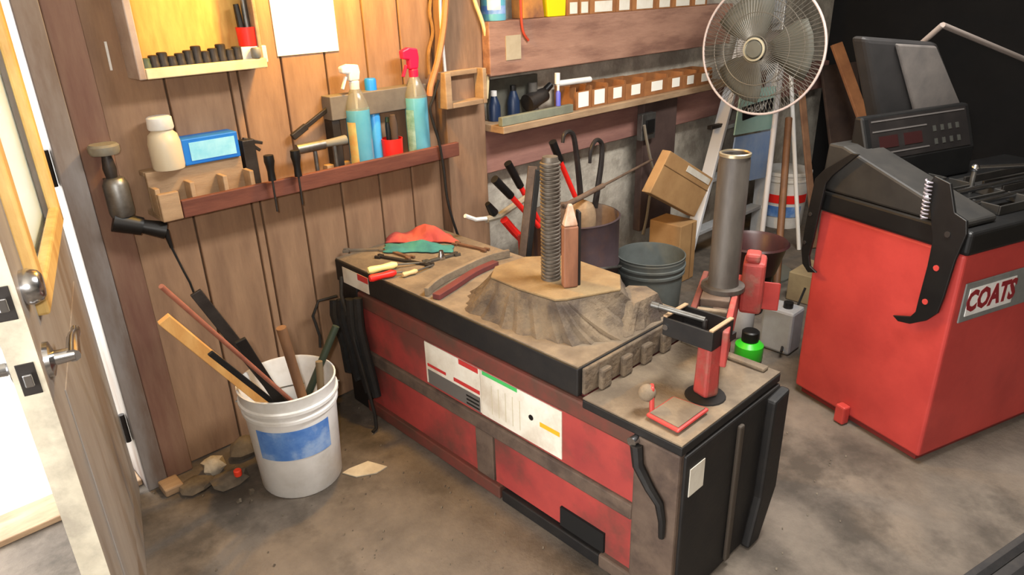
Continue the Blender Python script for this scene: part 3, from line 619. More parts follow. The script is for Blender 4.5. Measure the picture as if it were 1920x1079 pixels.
# rust orange upright bar with tapered tip
bp_ = az(1068, 537, .716)
MB().bar((bp_.x, bp_.y, .7165), (bp_.x, bp_.y, .895), .042, .03, up=(.5, .8, 0)).build('upright_bar', orange_m, TC, bevel=.005)
MB().bar((bp_.x, bp_.y, .8955), (bp_.x, bp_.y, .955), .04, .028, up=(.5, .8, 0), w1=.012, t1=.012).build('bar_tip', mat('worn_bar_tip', (206, 180, 158), (170, 130, 104), 20, .5), TC, bevel=.004)
MB().bar((bp_.x+.03, bp_.y-.004, .7165), (bp_.x+.03, bp_.y-.004, .93), .008, .03, up=(.5, .8, 0)).build('guide_plate', black_m, TC, bevel=.002)
# curved guards left of the cone
def arc_band(pix, z0, h, w, m_, nm):
    pts = [az(x, y, z0) for x, y in pix]; sm = []
    for i in range(len(pts)-1):
        a_, b_, c_, d_ = pts[max(i-1, 0)], pts[i], pts[i+1], pts[min(i+2, len(pts)-1)]
        for k in range(4):
            t = k/4; sm.append(.5*((2*b_)+(c_-a_)*t+(2*a_-5*b_+4*c_-d_)*t*t+(3*b_-a_-3*c_+d_)*t**3))
    sm.append(pts[-1]); m2 = MB(); vs = []; fs = []
    for i, p in enumerate(sm):
        d = (sm[min(i+1, len(sm)-1)]-sm[max(i-1, 0)]).normalized(); nn = Vector((-d.y, d.x, 0))
        for a_, b_ in ((-w/2, 0), (w/2, 0), (w/2, h), (-w/2, h)): vs.append(p+nn*a_+Vector((0, 0, b_)))
    for i in range(len(sm)-1):
        for k in range(4): fs.append((i*4+k, i*4+(k+1) % 4, i*4+4+(k+1) % 4, i*4+4+k))
    fs += [(0, 3, 2, 1), tuple(len(vs)-4+k for k in range(4))]
    m2._add(vs, fs); return m2.build(nm, m_, TC, bevel=.002)
arc_band([(800, 556), (825, 535), (870, 512), (915, 492), (955, 482)], ZH+.0005, .028, .014, dust_m, 'curved_guard')
arc_band([(818, 562), (850, 542), (890, 516), (930, 498)], ZH+.0005, .018, .028, mat('dark_red_grime', (104, 50, 50), (78, 46, 44), 9, .6), 'curved_skirt')
# red arm: column, beam, tower cylinder
cp_ = az(1322, 742, ZL)
MB().lathe([(.0005, ZL+.0005), (.052, ZL+.0005), (.050, ZL+.004), (.0005, ZL+.005)], 20, (cp_.x, cp_.y, 0)).build('arm_hole_shade', mat('hole_shade_black', (26, 22, 20), rough=.9), TC, smooth=True)  # black disc stands for the shade in the table hole around the arm
arm_top = Vector((cp_.x+.012, cp_.y+.006, .685))
MB().bar((cp_.x, cp_.y, ZL+.005), arm_top, .046, .05, up=(.3, 1, 0), w1=.042, t1=.045).build('arm_column', dustred_m, TC, bevel=.008)
cyl_b = az(1355, 536, .72)
d_ = Vector((cyl_b.x-arm_top.x, cyl_b.y-arm_top.y, 0)); L_ = d_.length; d_.normalize(); s_ = Vector((-d_.y, d_.x, 0))
AF = frame((arm_top.x, arm_top.y, 0), d_, s_, (0, 0, 1))
for sgn, mm in ((1, red_m), (-1, red_m)):
    off_ = .058 if sgn > 0 else -.036
    MB(AF).box(.09 if sgn > 0 else -.028, L_+.12, off_-.008, off_+.008, .615 if sgn < 0 else .67, .712).build('arm_side_plate', dustred_m if sgn < 0 else rustred_m, TC, bevel=.004)
MB(AF).box(L_-.085, L_+.085, -.027, .049, .69, .712).build('arm_deck', grime_m, TC, bevel=.003)
MB(AF).box(.092, .11, -.027, .049, .695, .71).build('arm_cross_bar', dust_m, TC, bevel=.003)
MB(AF).box(L_+.05, L_+.14, -.105, -.045, .62, .775).build('arm_hinge_block', dustred_m, TC, bevel=.01)
MB(AF).box(L_+.05, L_+.10, -.09, -.05, .775, .80).build('hinge_lug', dustred_m, TC, bevel=.008)
MB(AF).prism([(0, .0), (.0, .09), (.13, .0)], (L_+.14, -.15, .60), (1, 0, 0), (0, 0, 1), (0, .12, 0)).build('pivot_gusset', redb_m, TC, bevel=.004)
MB(AF).box(L_+.10, L_+.15, -.03, .03, .02, .6).box(L_-.02, L_+.11, -.02, .02, .40, .45).build('arm_leg', grime_m, TC, bevel=.004)
cc_ = Vector((cyl_b.x, cyl_b.y, 0))
MB().lathe([(.0005, .7125), (.058, .7125), (.058, .725), (.042, .727), (.040, .74), (.040, 1.068), (.0385, 1.072), (.0385, 1.084), (.036, 1.086), (.034, 1.084), (.034, 1.06), (.0005, 1.06)], 32, cc_).build('tower_cylinder', mat('dirty_grey_tube', (88, 82, 76), (62, 56, 52), 9, .5, metal=.3, stretch=(2, 2, .5)), TC, smooth=True)
MB().lathe([(.0387, 1.080), (.0402, 1.081), (.0402, 1.088), (.036, 1.090), (.0345, 1.086)], 32, cc_).build('tube_lip', mat('worn_bright_lip', (170, 156, 130), rough=.3, metal=.7), TC, smooth=True)
# tray box on the arm front and its handle rod
tb = az(1300, 625, .64)
TZ = .672
q1 = az(1241, 628, TZ); q2 = az(1334, 661, TZ)
td = Vector((q2.x-q1.x, q2.y-q1.y, 0)); tl = td.length; td.normalize(); tn = Vector((-td.y, td.x, 0))
TF = frame((q1.x, q1.y, TZ), td, tn, (0, 0, 1))
tr = MB(TF).box(0, tl, 0, .006, 0, .05).box(0, tl, .094, .10, 0, .05).box(0, .006, .006, .094, 0, .05).box(tl-.006, tl, .006, .094, 0, .05).box(.006, tl-.006, .006, .094, 0, .005).build('tool_tray', black_m, TC, bevel=.002)
for aa in (0, tl-.012): MB(TF).box(aa, aa+.012, .0, .10, .0502, .056).build('tray_edge', pale_m, tr, bevel=.002)
MB(TF).cyl((.01, -.004, .025), (.01, .002, .025), .008, n=10).build('tray_bolt', chrome_m, tr)
MB(TF).box(tl*.55, tl*.62, .06, .075, -(TZ-ZL), 0).box(tl-.03, tl-.01, .08, .14, -.02, -.002).build('tray_bracket', black_m, TC)
a = az(1222, 571, .745); c = az(1322, 600, .735)
MB().cyl(a, c, .007, n=10).cyl(a, a+(c-a).normalized()*.02, .009, n=10).build('handle_rod', steel_m, TC, smooth=True)
MB().cyl(c, (c.x, c.y, .70), .006, n=8).build('rod_support', dsteel_m, TC)
# pedal
pa = az(1210, 782, ZL+.006); pb = az(1272, 815, ZL+.006); pc = az(1330, 772, ZL+.006); pd_ = az(1262, 748, ZL+.006)
pts = [pa, pb, pc, pd_]
ped = MB().prism([(p.x, p.y) for p in (pa, pb, pc, pd_)], (0, 0, ZL+.0055), (1, 0, 0), (0, 1, 0), (0, 0, .010)).build('pedal_plate', redb_m, TC, bevel=.006)
def ins(p, c_, k): return (p.x+(c_.x-p.x)*k, p.y+(c_.y-p.y)*k)
cc2 = (pa+pb+pc+pd_)/4
MB().prism([ins(p, cc2, .14) for p in pts], (0, 0, ZL+.0157), (1, 0, 0), (0, 1, 0), (0, 0, .002)).build('pedal_dust', dust_m, ped)
ta = az(1222, 770, ZL+.004)
MB().bar((ta.x, ta.y, ZL+.0005), (ta.x+.004, ta.y+.006, ZL+.072), .044, .012, up=(-.6, .8, 0), w1=.03).build('pedal_tab', redb_m, TC, bevel=.006)
MB().ball((ta.x-.006, ta.y+.012, ZL+.052), .022).build('tab_knob', dust_m, TC, smooth=True)
# black hanging hose bundle at the rear left corner
hb = thing('hose_bundle', (1.15, 2.10, 0), 'black hose bundle hanging at the rear corner of the tire changer', 'hose bundle')
for k in range(6):
    yk = 2.015+.03*k; xk = X0-.024-.012*(k % 2)
    MB().tube([(xk, yk+.02, .50-.01*k), (xk-.012, yk+.01, .40), (xk-.004, yk-.004*k, .28), (xk, yk-.02, .17), (xk, yk-.03, .12+.012*k)], .017, 8).build('hose', rubber_m, hb, smooth=True)
MB().tube([(X0-.03, 2.12, .56), (X0-.05, 2.10, .50), (X0-.055, 2.05, .38), (X0-.055, 2.00, .2), (X0-.05, 1.97, .06), (X0-.06, 1.955, .012), (X0-.08, 1.95, .008)], .0065, 8).build('thin_tube', rubber_m, hb, smooth=True)
MB().tube([(X0-.03, 2.17, .47), (X0-.10, 2.18, .47), (X0-.13, 2.18, .42), (X0-.12, 2.17, .34), (X0-.13, 2.16, .30)], .005, 6).build('thin_tube', rubber_m, hb, smooth=True)

# ------------------------------------------------ things on the changer table
def screwdriver(pix_h, pix_m, pix_t, hm, label, r=.013):
    a, c, e = [az(x, y, ZH+r+.0015) for x, y in (pix_h, pix_m, pix_t)]
    t = thing('screwdriver', ((a.x+e.x)/2, (a.y+e.y)/2, ZH), label, 'screwdriver', 'loose tools on the changer table')
    d = (c-a); MB().lathe(bottle_prof([(r*.8, 0), (r, d.length*.1), (r*.8, d.length*.5), (r, d.length*.85), (r*.6, d.length)]), 12, a, d).build('handle', hm, t, smooth=True)
    MB().cyl(c, (e.x, e.y, ZH+.006), .0035, n=8).build('shank', steel_m, t)
ylw = mat('pale_yellow_handle', (240, 226, 150), rough=.4)
screwdriver((690, 508), (744, 496), (800, 488), ylw, 'screwdriver with pale yellow handle on the changer table')
screwdriver((693, 523), (742, 511), (775, 505), redpl_m, 'screwdriver with red handle on the changer table')
screwdriver((755, 516), (782, 508), (812, 495), mat('cream_handle', (206, 178, 130), rough=.5), 'small cream handled screwdriver behind the front edge', .009)
def wrench(pa_, pb_, label, m_=steel_m):
    a, c = az(*pa_, ZH+.005), az(*pb_, ZH+.005); d = (c-a).normalized(); n_ = Vector((-d.y, d.x, 0))
    b = MB().bar(a, c, .014, .008)
    for p, s in ((a, -1), (c, 1)): b.prism([(s*.0, -.014), (s*.022, -.016), (s*.024, -.006), (s*.012, -.004), (s*.012, .004), (s*.024, .006), (s*.022, .016), (s*.0, .014)][::s], (p.x, p.y, ZH+.001), d, n_, (0, 0, .009))
    tag(b.build('wrench', m_, bevel=.001), label, 'wrench', 'loose tools on the changer table')
wrench((716, 482), (800, 496), 'dull open-ended wrench lying behind the yellow screwdriver', dsteel_m)
wrench((805, 490), (850, 478), 'short steel wrench near the rags')
wrench((860, 458), (905, 468), 'brown rusty wrench near the back table edge', mat('rusty_steel', (110, 78, 56), (84, 58, 44), 14, .7))
wrench((730, 470), (765, 482), 'small rusty wrench left of the rags', mat('rusty_steel_b', (120, 86, 62), (90, 66, 50), 14, .7))
wrench((655, 470), (712, 468), 'grey wrench at the rear table corner', mat('dusty_steel', (120, 108, 92), (96, 86, 74), 14, .7))
def rag(pix, z0, hh, m_, label, seed):
    pts = [az(x, y, z0) for x, y in pix]; random.seed(seed); n = 14; vs = []; fs = []
    for i in range(n+1):
        for k in range(7):
            u, v = i/n, k/6
            p = pts[0].lerp(pts[1], u).lerp(pts[3].lerp(pts[2], u), v)
            e = math.sin(math.pi*u)**.5*math.sin(math.pi*v)**.6 if 0 < u < 1 and 0 < v < 1 else 0
            vs.append((p.x+random.uniform(-.01, .01), p.y+random.uniform(-.01, .01), z0+.004+e*(hh*(.55+.45*math.sin(u*9+v*4))+random.uniform(0, .01))))
    for i in range(n):
        for k in range(6): fs.append((i*7+k, (i+1)*7+k, (i+1)*7+k+1, i*7+k+1))
    o = MB()._add(vs, fs).build('rag', m_, smooth=True, solid=.004, sub=1); tag(o, label, 'rag', 'rags on the changer table')
rag([(722, 458), (865, 458), (845, 440), (738, 440)], ZH, .055, rag1_m, 'crumpled red-orange rag on the changer table', 3)
rag([(716, 476), (850, 476), (850, 462), (722, 460)], ZH, .028, rag2_m, 'crumpled teal rag in front of the red-orange rag', 5)
tag(MB().lathe(bottle_prof([(.02, ZH+.001), (.021, ZH+.006), (.012, ZH+.018), (.009, ZH+.03)]), 14, az(826, 484, ZH)*1).build('fitting', steel_m, smooth=True), 'small bright metal fitting in front of the teal rag', 'fitting') if False else None
q = az(828, 486, ZH)
tag(MB().lathe(bottle_prof([(.014, ZH+.001), (.015, ZH+.006), (.010, ZH+.018), (.008, ZH+.032)]), 14, (q.x, q.y, 0)).build('pipe_fitting', chrome_m, smooth=True), 'small bright pipe fitting before the teal rag', 'fitting')

# ================================================================== WHITE BUCKET WITH STICKS
BX, BYc = .815, 1.925
bk_ = thing('white_bucket', (BX, BYc, 0), 'white plastic bucket with blue label holding sticks beside the door', 'bucket')
MB().lathe([(.0005, .001), (.126, .001), (.130, .008), (.143, .285), (.150, .288), (.150, .298), (.146, .302), (.147, .318), (.155, .320), (.155, .330), (.149, .334), (.151, .366), (.153, .372), (.148, .374), (.145, .366), (.127, .012), (.0005, .010)], 40, (BX, BYc, 0)).build('bucket_body', white_m, bk_, smooth=True)
ca = math.atan2(-BYc, -BX)
MB().lathe([(.1392, .155), (.1432, .262)], 20, (BX, BYc, 0), a0=ca-.92, a1=ca+.80).build('blue_label', blue_m, bk_, smooth=True)
hpts = []
for k in range(17):
    t = math.pi*k/16; side = Vector((-math.sin(ca), math.cos(ca), 0)); f_ = Vector((math.cos(ca), math.sin(ca), 0))
    hpts.append(Vector((BX, BYc, .325))+side*math.cos(t)*.158*(-1)+(-f_)*math.sin(t)*.14+Vector((0, 0, -.06*math.sin(t))))
MB().tube(hpts, .0025, 6).build('wire_handle', steel_m, bk_, smooth=True)
PLACED = []
def segdist(p1, q1, p2, q2):
    d1, d2, r = q1-p1, q2-p2, p1-p2; A, E2, f = d1.dot(d1), d2.dot(d2), d2.dot(r); c_, b_ = d1.dot(r), d1.dot(d2); den = A*E2-b_*b_
    s_ = min(1, max(0, (b_*f-c_*E2)/den)) if den > 1e-9 else 0; t = (b_*s_+f)/E2
    if t < 0: t = 0; s_ = min(1, max(0, -c_/A))
    elif t > 1: t = 1; s_ = min(1, max(0, (b_-c_)/A))
    return ((p1+d1*s_)-(p2+d2*t)).length
def inbucket(top, foot, w, t_, m_, name, label, cat, rnd=False, rr=.122):
    """a stick with its foot inside the bucket leaning near the rim; the end lies on the photographed ray, clear of the other sticks"""
    h = w/2+.0015; best = None
    for k in range(32):
        E_ = ay(*top, 1.42+.022*k)
        if E_.z < .40: continue
        for fr in (.0, .03, .055, .08, .098):
            for fa in range(16 if fr else 1):
                for fz in (.035, .08, .13, .18):
                    B_ = Vector((BX+fr*math.cos(fa*math.pi/8), BYc+fr*math.sin(fa*math.pi/8), fz))
                    ok = True
                    for z_ in (fz, .25, .374):
                        if z_ < fz: continue
                        p = B_.lerp(E_, (z_-fz)/(E_.z-fz)); r = math.hypot(p.x-BX, p.y-BYc)
                        sl = math.hypot(E_.x-B_.x, E_.y-B_.y)/(E_.z-fz)
                        if r+h*math.sqrt(1+sl*sl)+.002 > .127+.018*(z_-.012)/.354: ok = False; break
                    if not ok or any(segdist(B_, E_, q[0], q[1]) < h+q[2] for q in PLACED): continue
                    cost = abs(r-rr)+.25*abs(fr-foot[0])+.3*abs(fz-foot[2])
                    if best is None or cost < best[0]: best = (cost, B_, E_)
    if best is None: raise RuntimeError('no room for '+name)
    _, B_, E_ = best; PLACED.append((B_, E_, h)); b = MB()
    if rnd: b.cyl(B_, E_, w/2, n=12)
    else: b.bar(B_, E_, w, t_, up=(math.cos(ca), math.sin(ca), .3))
    return tag(b.build(name, m_, bevel=.002 if not rnd else 0, smooth=rnd), label, cat, 'sticks in the white bucket')
rgt = ca+math.pi/2      # towards photo right
inbucket((306, 598), (.10, rgt+.5, .10), .036, .018, newwood_m, 'pine_stick', 'light new pine stick leaning left out of the white bucket', 'stick')
inbucket((394, 662), (.10, rgt-.1, .09), .016, .008, rubber_m, 'black_strip', 'short black strip along the pine stick in the bucket', 'strip')
inbucket((366, 548), (.11, rgt+.9, .16), .034, .012, dsteel_m, 'tire_iron', 'long dark steel tire iron leaning left out of the white bucket', 'tire iron')
inbucket((450, 638), (.03, rgt, .012), .03, .01, black_m, 'black_bar', 'short black flat bar leaning in the white bucket', 'bar')
inbucket((302, 537), (.11, rgt+1.3, .13), .012, .012, copper_m, 'copper_tube', 'thin copper tube behind the pine stick in the bucket', 'tube', rnd=True)
inbucket((527, 615), (.05, ca+.4, .012), .03, .03, woodh_m, 'hammer_handle', 'worn brown wooden handle standing in the white bucket', 'handle', rnd=True, rr=.10)
inbucket((598, 678), (.05, rgt, .012), .022, .022, mat('brown_grey_wood', (112, 96, 72), rough=.8), 'short_stake', 'short pointed brown stake in the white bucket', 'stake', rnd=True, rr=.10)
inbucket((630, 612), (.06, ca, .012), .024, .024, mat('dark_green_grip', (46, 56, 44), rough=.5), 'grip_tool', 'dark green handle at the right rim of the white bucket', 'handle', rnd=True)

# ================================================================== FLOOR DEBRIS
def chip(px, py, sx, sy, sz, m_, name, label, cat, seed, group=None):
    random.seed(seed); p = az(px, py, 0); n = 9
    vs = []; prof = [(.75, 0), (1, .35), (.8, .8), (.35, 1)]
    for r, z in prof:
        for k in range(n):
            a = 2*math.pi*k/n; q = r*random.uniform(.75, 1.15); vs.append((p.x+math.cos(a)*q*sx, p.y+math.sin(a)*q*sy, .001+z*sz))
    fs = [tuple(range(n-1, -1, -1)), tuple(range(3*n, 4*n))]
    for i in range(3):
        for k in range(n): fs.append((i*n+k, i*n+(k+1) % n, (i+1)*n+(k+1) % n, (i+1)*n+k))
    return tag(MB()._add(vs, fs).build(name, m_, smooth=True), label, cat, group)
chip(402, 884, .042, .035, .055, mat('pale_lump', (190, 182, 166), (150, 140, 124), 20, .9), 'plaster_lump', 'pale plaster lump at the wall base left of the bucket', 'lump', 1)
chip(462, 852, .06, .04, .07, chip_m, 'debris_lump', 'grey debris lump against the wall behind the plaster lump', 'lump', 2)
chip(430, 905, .07, .05, .03, chip_m, 'dirt_clod', 'flat dark dirt clod below the orange cap', 'clod', 4)
chip(370, 915, .06, .05, .025, chip_m, 'dirt_heap', 'low dark dirt heap by the door jamb', 'clod', 6)
q = az(447, 892, .03)
tag(MB().lathe(bottle_prof([(.012, .031), (.013, .036), (.013, .05), (.010, .053)]), 14, (q.x, q.y, 0)).build('plastic_plug', orangeball_m, smooth=True), 'small bright orange cap among the dirt left of the bucket', 'cap')
pl_ = [az(x, y, .003) for x, y in ((642, 888), (655, 880), (690, 866), (726, 876), (706, 888), (668, 895))]
tag(MB().prism([(p.x, p.y) for p in pl_], (0, 0, .0015), (1, 0, 0), (0, 1, 0), (0, 0, .004)).build('paper_scrap', mat('dirty_paper', (206, 196, 172), (180, 168, 146), 12, .9)), 'torn whitish paper scrap on the floor beside the bucket', 'paper')
random.seed(11); b = MB()
for k in range(420):
    x_, y_ = random.uniform(.4, 2.25), random.uniform(.55, 2.2)
    if X0-.02 < x_ < X1+.02 and YN-.05 < y_ < YF: continue
    if (x_-BX)**2+(y_-BYc)**2 < .16**2 or (x_-2.19)**2+(y_-1.93)**2 < .23**2 or (x_ > 2.2 and y_ < 1.05): continue
    s = random.uniform(.0015, .0045); b.bar((x_, y_, .0005), (x_+s, y_+s*.5, .0005+s), s, s)
RUB = [(az(402, 884, 0), .08), (az(462, 852, 0), .10), (az(430, 905, 0), .11), (az(370, 915, 0), .14)]
for k in range(160):
    p = az(random.uniform(330, 480), random.uniform(862, 945), 0); s = random.uniform(.006, .018)
    if any((p.x-c_.x)**2+(p.y-c_.y)**2 < r_**2 for c_, r_ in RUB): continue
    if p.y < 2.24 and (p.x-BX)**2+(p.y-BYc)**2 > .16**2: b.bar((p.x, p.y, .0005), (p.x+s*random.uniform(-1, 1), p.y+s*random.uniform(-1, 1), .0005+s), s*random.uniform(.6, 1.3), s)
o = b.build('floor_grit', chip_m); tag(o, 'scattered grit and small chips on the concrete floor', 'grit'); o['kind'] = 'stuff'
# rubber mat at the lower right corner
m1, m2 = az(1965, 968, .012), az(1790, 1090, .012); md_ = (m2-m1).normalized(); mo = Vector((-md_.y, md_.x, 0))
if mo.dot(CF) > 0: mo = -mo
m1 = m1-md_*.5; m2 = m2+md_*.2
mt_ = thing('rubber_mat', ((m1.x+m2.x)/2, (m1.y+m2.y)/2, 0), 'dark ribbed rubber mat at the lower right corner of the floor', 'mat')
MF = frame((m1.x, m1.y, .001), md_, mo, (0, 0, 1) if md_.cross(mo).z > 0 else (0, 0, -1))
ml = (m2-m1).length; zs_ = 1 if md_.cross(mo).z > 0 else -1
MB(MF).box(0, ml, 0, .6, 0, zs_*.014).build('mat_sheet', mat('worn_rubber', (44, 43, 44), (60, 57, 55), 20, .8), mt_, bevel=.003)
for k in range(12): MB(MF).box(.01, ml-.01, .02+k*.048, .04+k*.048, zs_*.0142, zs_*.018).build('mat_rib', rubber_m, mt_)

# ================================================================== BEHIND THE CHANGER
# drum with tools
DX, DY, DR, DZ = 2.19, 1.93, .192, .585
dr = thing('steel_drum', (DX, DY, 0), 'dark rusty steel drum behind the tire changer holding long tools', 'drum')
MB().lathe([(.0005, .001), (DR-.004, .001), (DR, .01), (DR, .19), (DR+.006, .20), (DR, .21), (DR, .37), (DR+.006, .38), (DR, .39), (DR, DZ-.01), (DR+.005, DZ), (DR-.003, DZ+.003)], 40, (DX, DY, 0)).build('drum_wall', drum_m, dr, smooth=True)
MB().lathe([(DR-.003, DZ+.002), (DR-.006, DZ-.01), (DR-.006, .48), (.0005, .47)], 40, (DX, DY, 0)).build('drum_filling', druml_m, dr, smooth=True)
hb_ = [Vector((DX+(DR+.012)*math.cos(a), DY+(DR+.012)*math.sin(a), .33+.08*abs(math.cos((a+2.2))))) for a in [(-2.6+k*.12) for k in range(17)]]
MB().tube(hb_, .006, 6).build('drum_handle', steel_m, dr, smooth=True)
# tan bag on drum
q = ay(1088, 360, 1.845)
b = MB().lathe([(.0005, .484), (.045, .485), (.066, .55), (.070, .62), (.058, .66), (.03, .675), (.0005, .678)], 18, (q.x, 1.845, 0))
tag(b.build('tan_sack', tan_m, smooth=True, sub=1), 'dusty tan sack sitting in the drum', 'sack')
# red handled cutters standing in the drum
def cutter(px_top, px_mid, px_bot, Yv, label):
    a, c, e = ay(*px_top, Yv), ay(*px_mid, Yv), ay(*px_bot, Yv)
    t = thing('bolt_cutter', tuple(e), label, 'bolt cutter', 'red and black handled cutters behind the screw')
    MB().cyl(a, c, .0165, .0155, n=12).build('black_grip', bplast_m, t, smooth=True)
    MB().cyl(c, e, .011, .011, n=12).build('red_arm', redpl_m, t, smooth=True)
cutter((927, 336), (958, 368), (1010, 425), 1.93, 'leftmost red and black cutter handle behind the screw')
cutter((952, 306), (976, 350), (1012, 418), 2.03, 'second red and black cutter handle left of the screw')
cutter((1036, 266), (1050, 302), (1078, 368), 1.96, 'red and black cutter handle right of the screw')
# hooks
def hook(pix, Yv, label):
    pts = [ay(x, y, Yv) for x, y in pix]; sm = []
    for i in range(len(pts)-1):
        a_, b_, c_, d_2 = pts[max(i-1, 0)], pts[i], pts[i+1], pts[min(i+2, len(pts)-1)]
        for k in range(4):
            t = k/4; sm.append(.5*((2*b_)+(c_-a_)*t+(2*a_-5*b_+4*c_-d_2)*t*t+(3*b_-a_-3*c_+d_2)*t**3))
    sm.append(pts[-1]); tag(MB().tube(sm, .007, 8, r1=.014).build('hooked_iron', dsteel_m, smooth=True), label, 'tire iron', 'hooked irons standing in the drum')
hook([(1055, 268), (1058, 252), (1068, 247), (1076, 258), (1082, 300), (1087, 350), (1090, 395)], 1.95, 'left hooked iron rising behind the screw')
hook([(1106, 306), (1108, 280), (1118, 263), (1128, 270), (1128, 300), (1122, 345), (1115, 390)], 1.95, 'right hooked iron with its hook turned left')
a = ay(1056, 388, 1.74); c = ay(1222, 300, 2.09)
tag(MB().cyl(a, c, .006, n=8).cyl(a, a.lerp(c, .38), .011, n=10).build('thin_rod', mat('brown_rod', (112, 92, 76), (88, 70, 58), 9, .7), smooth=True), 'long thin brown rod lying over the drum to the wall', 'rod')
# grey flat bars behind the screw
for k, (pt, pb_, w, yv, m_) in enumerate([((999, 312), (985, 440), .035, 1.84, grime_m), ((1009, 318), (1000, 400), .02, 1.775, bplast_m), ((985, 425), (966, 475), .02, 1.90, bplast_m), ((975, 440), (990, 475), .02, 1.93, mat('red_bar_paint', (150, 44, 40), rough=.5))]):
    a, c = ay(*pt, yv), ay(*pb_, yv); c2 = c+(c-a).normalized()*(c.z-.03)/max(.2, abs((c-a).normalized().z))
    c2.z = max(c2.z, .004)
    if k > 1: c2 = Vector((c.x, c.y, .004))
    tag(MB().bar(c2, a, w, .012, up=(.6, .8, 0)).build('flat_bar', m_, bevel=.002), ['wide grimy flat bar standing left of the screw', 'black flat bar just left of the screw', 'black bar crossing low behind the screw', 'red painted bar low behind the screw'][k], 'bar', 'bars standing behind the screw')
# hanging jumper/grey elbow with red triangle
eb = thing('grease_gun', tuple(ay(940, 405, 2.0)), 'grey hose end with black grip and red body left of the screw', 'grease gun')
YG = 1.985
MB().tube([ay(872, 405, YG), ay(892, 412, YG), ay(912, 410, YG)], .008, 8).build('white_hose', white_m, eb, smooth=True)
MB().tube([ay(912, 412, YG), ay(935, 406, YG), ay(955, 392, YG), ay(985, 372, YG)], .014, 8).build('grey_elbow', mat('grey_elbow_rubber', (136, 128, 112), rough=.7), eb, smooth=True)
MB().cyl(ay(914, 382, YG), ay(926, 400, YG), .011, .02, n=12).build('black_grip', bplast_m, eb, smooth=True)
MB().tube([ay(945, 412, YG), ay(962, 432, YG), ay(978, 448, YG)], .018, 8).build('red_body', redpl_m, eb, smooth=True)
# grey nested buckets
GX, GY = 2.515, 1.755
gk = thing('grey_bucket', (GX, GY, 0), 'dark grey plastic bucket behind the changer table', 'bucket')
MB().lathe([(.0005, .001), (.128, .001), (.132, .008), (.146, .28), (.154, .283), (.154, .293), (.149, .296), (.150, .312), (.157, .314), (.157, .322), (.152, .325), (.153, .356), (.155, .36), (.150, .362), (.147, .356), (.13, .02), (.0005, .018)], 40, (GX, GY, 0)).build('bucket_body', gbucket_m, gk, smooth=True)
MB().lathe([(.151, .34), (.154, .345), (.154, .352)], 40, (GX, GY, 0)).build('rim_band', mat('grey_rim', (112, 116, 112), rough=.7), gk, smooth=True)
# cardboard box leaning
CBY = 1.93
c0 = ay(1258, 283, CBY); c1 = ay(1338, 335, CBY); c2 = ay(1300, 415, CBY); c3 = ay(1222, 355, CBY)
cbx = thing('cardboard_box', (ay(1280, 400, CBY).x, CBY, 0), 'tilted tan cardboard box with white label behind the tower cylinder', 'cardboard box')
u_ = (c1-c0); w_ = (c3-c0); u_ = u_.normalized()*((c1-c0).length+(c2-c3).length)/2; w_ = w_.normalized()*((c3-c0).length+(c2-c1).length)/2
MB().prism([(0, 0), (1, 0), (1, 1), (0, 1)], c0, u_, w_, (0, .05, 0)).build('box_body', cardb_m, cbx, bevel=.004)
MB().prism([(.42, .06), (.95, .06), (.95, .2), (.42, .2)], c0+Vector((0, -.003, 0)), u_, w_, (0, .0025, 0)).build('white_label', decal_m, cbx)
MB().prism([(0, .32), (1, .32), (1, .335), (0, .335)], c0+Vector((0, -.0025, 0)), u_, w_, (0, .002, 0)).build('flap_seam', mat('carton_seam', (130, 98, 62), rough=.9), cbx)
p = ay(1272, 440, 1.99)
bx2 = thing('carton', (p.x, 2.1, 0), 'small brown carton standing below the tilted box', 'cardboard box')
zc = c2.z-.001
MB().box(p.x-.08, p.x+.07, 1.925, 2.12, .002, zc).build('carton_body', cardb_m, bx2, bevel=.004)
MB().box(p.x+.02, p.x+.03, 1.9235, 1.9248, .002, zc-.004).build('carton_seam', mat('carton_seam', (130, 98, 62)), bx2)

# stepladder leaning against the wall
LYb, LYt = 2.02, 2.19
ld = thing('stepladder', (3.9, 2.1, 0), 'white and aluminium folded stepladder with blue labels leaning on the wall', 'ladder')
def ladY(z): return LYb+(LYt-LYb)*max(0, min(1.6, z))/1.5
def lad(px, py):
    Y = 2.05
    for _ in range(8): q = ay(px, py, Y); Y = ladY(q.z)
    return q
lt, lb_ = lad(1371, 163), lad(1330, 318); rt_, rb_ = lad(1449, 140), lad(1428, 330)
def ext(a, b, z): t = (z-a.z)/(b.z-a.z); return a+(b-a)*t
L0, L1 = ext(lt, lb_, .005), ext(lt, lb_, 1.50); R0, R1 = ext(rt_, rb_, .005), ext(rt_, rb_, 1.50)
MB().bar(L0, L1, .028, .07, up=(0, 1, .1)).build('side_rail', mat('white_rail', (216, 216, 218), rough=.45), ld, bevel=.004)
MB().bar(R0, R1, .022, .07, up=(0, 1, .1)).build('side_rail', alu_m, ld, bevel=.004)
for z in (.18, .45, .72, 1.0, 1.25):
    a, c = ext(L0, L1, z), ext(R0, R1, z); MB().bar(a+Vector((.01, .01, 0)), c+Vector((-.01, .01, 0)), .07, .022, up=(0, 0, 1)).build('step', alu_m, ld, bevel=.003)
MB().bar(lad(1330, 240), lad(1360, 232), .03, .02).build('spreader', dsteel_m, ld, bevel=.003)
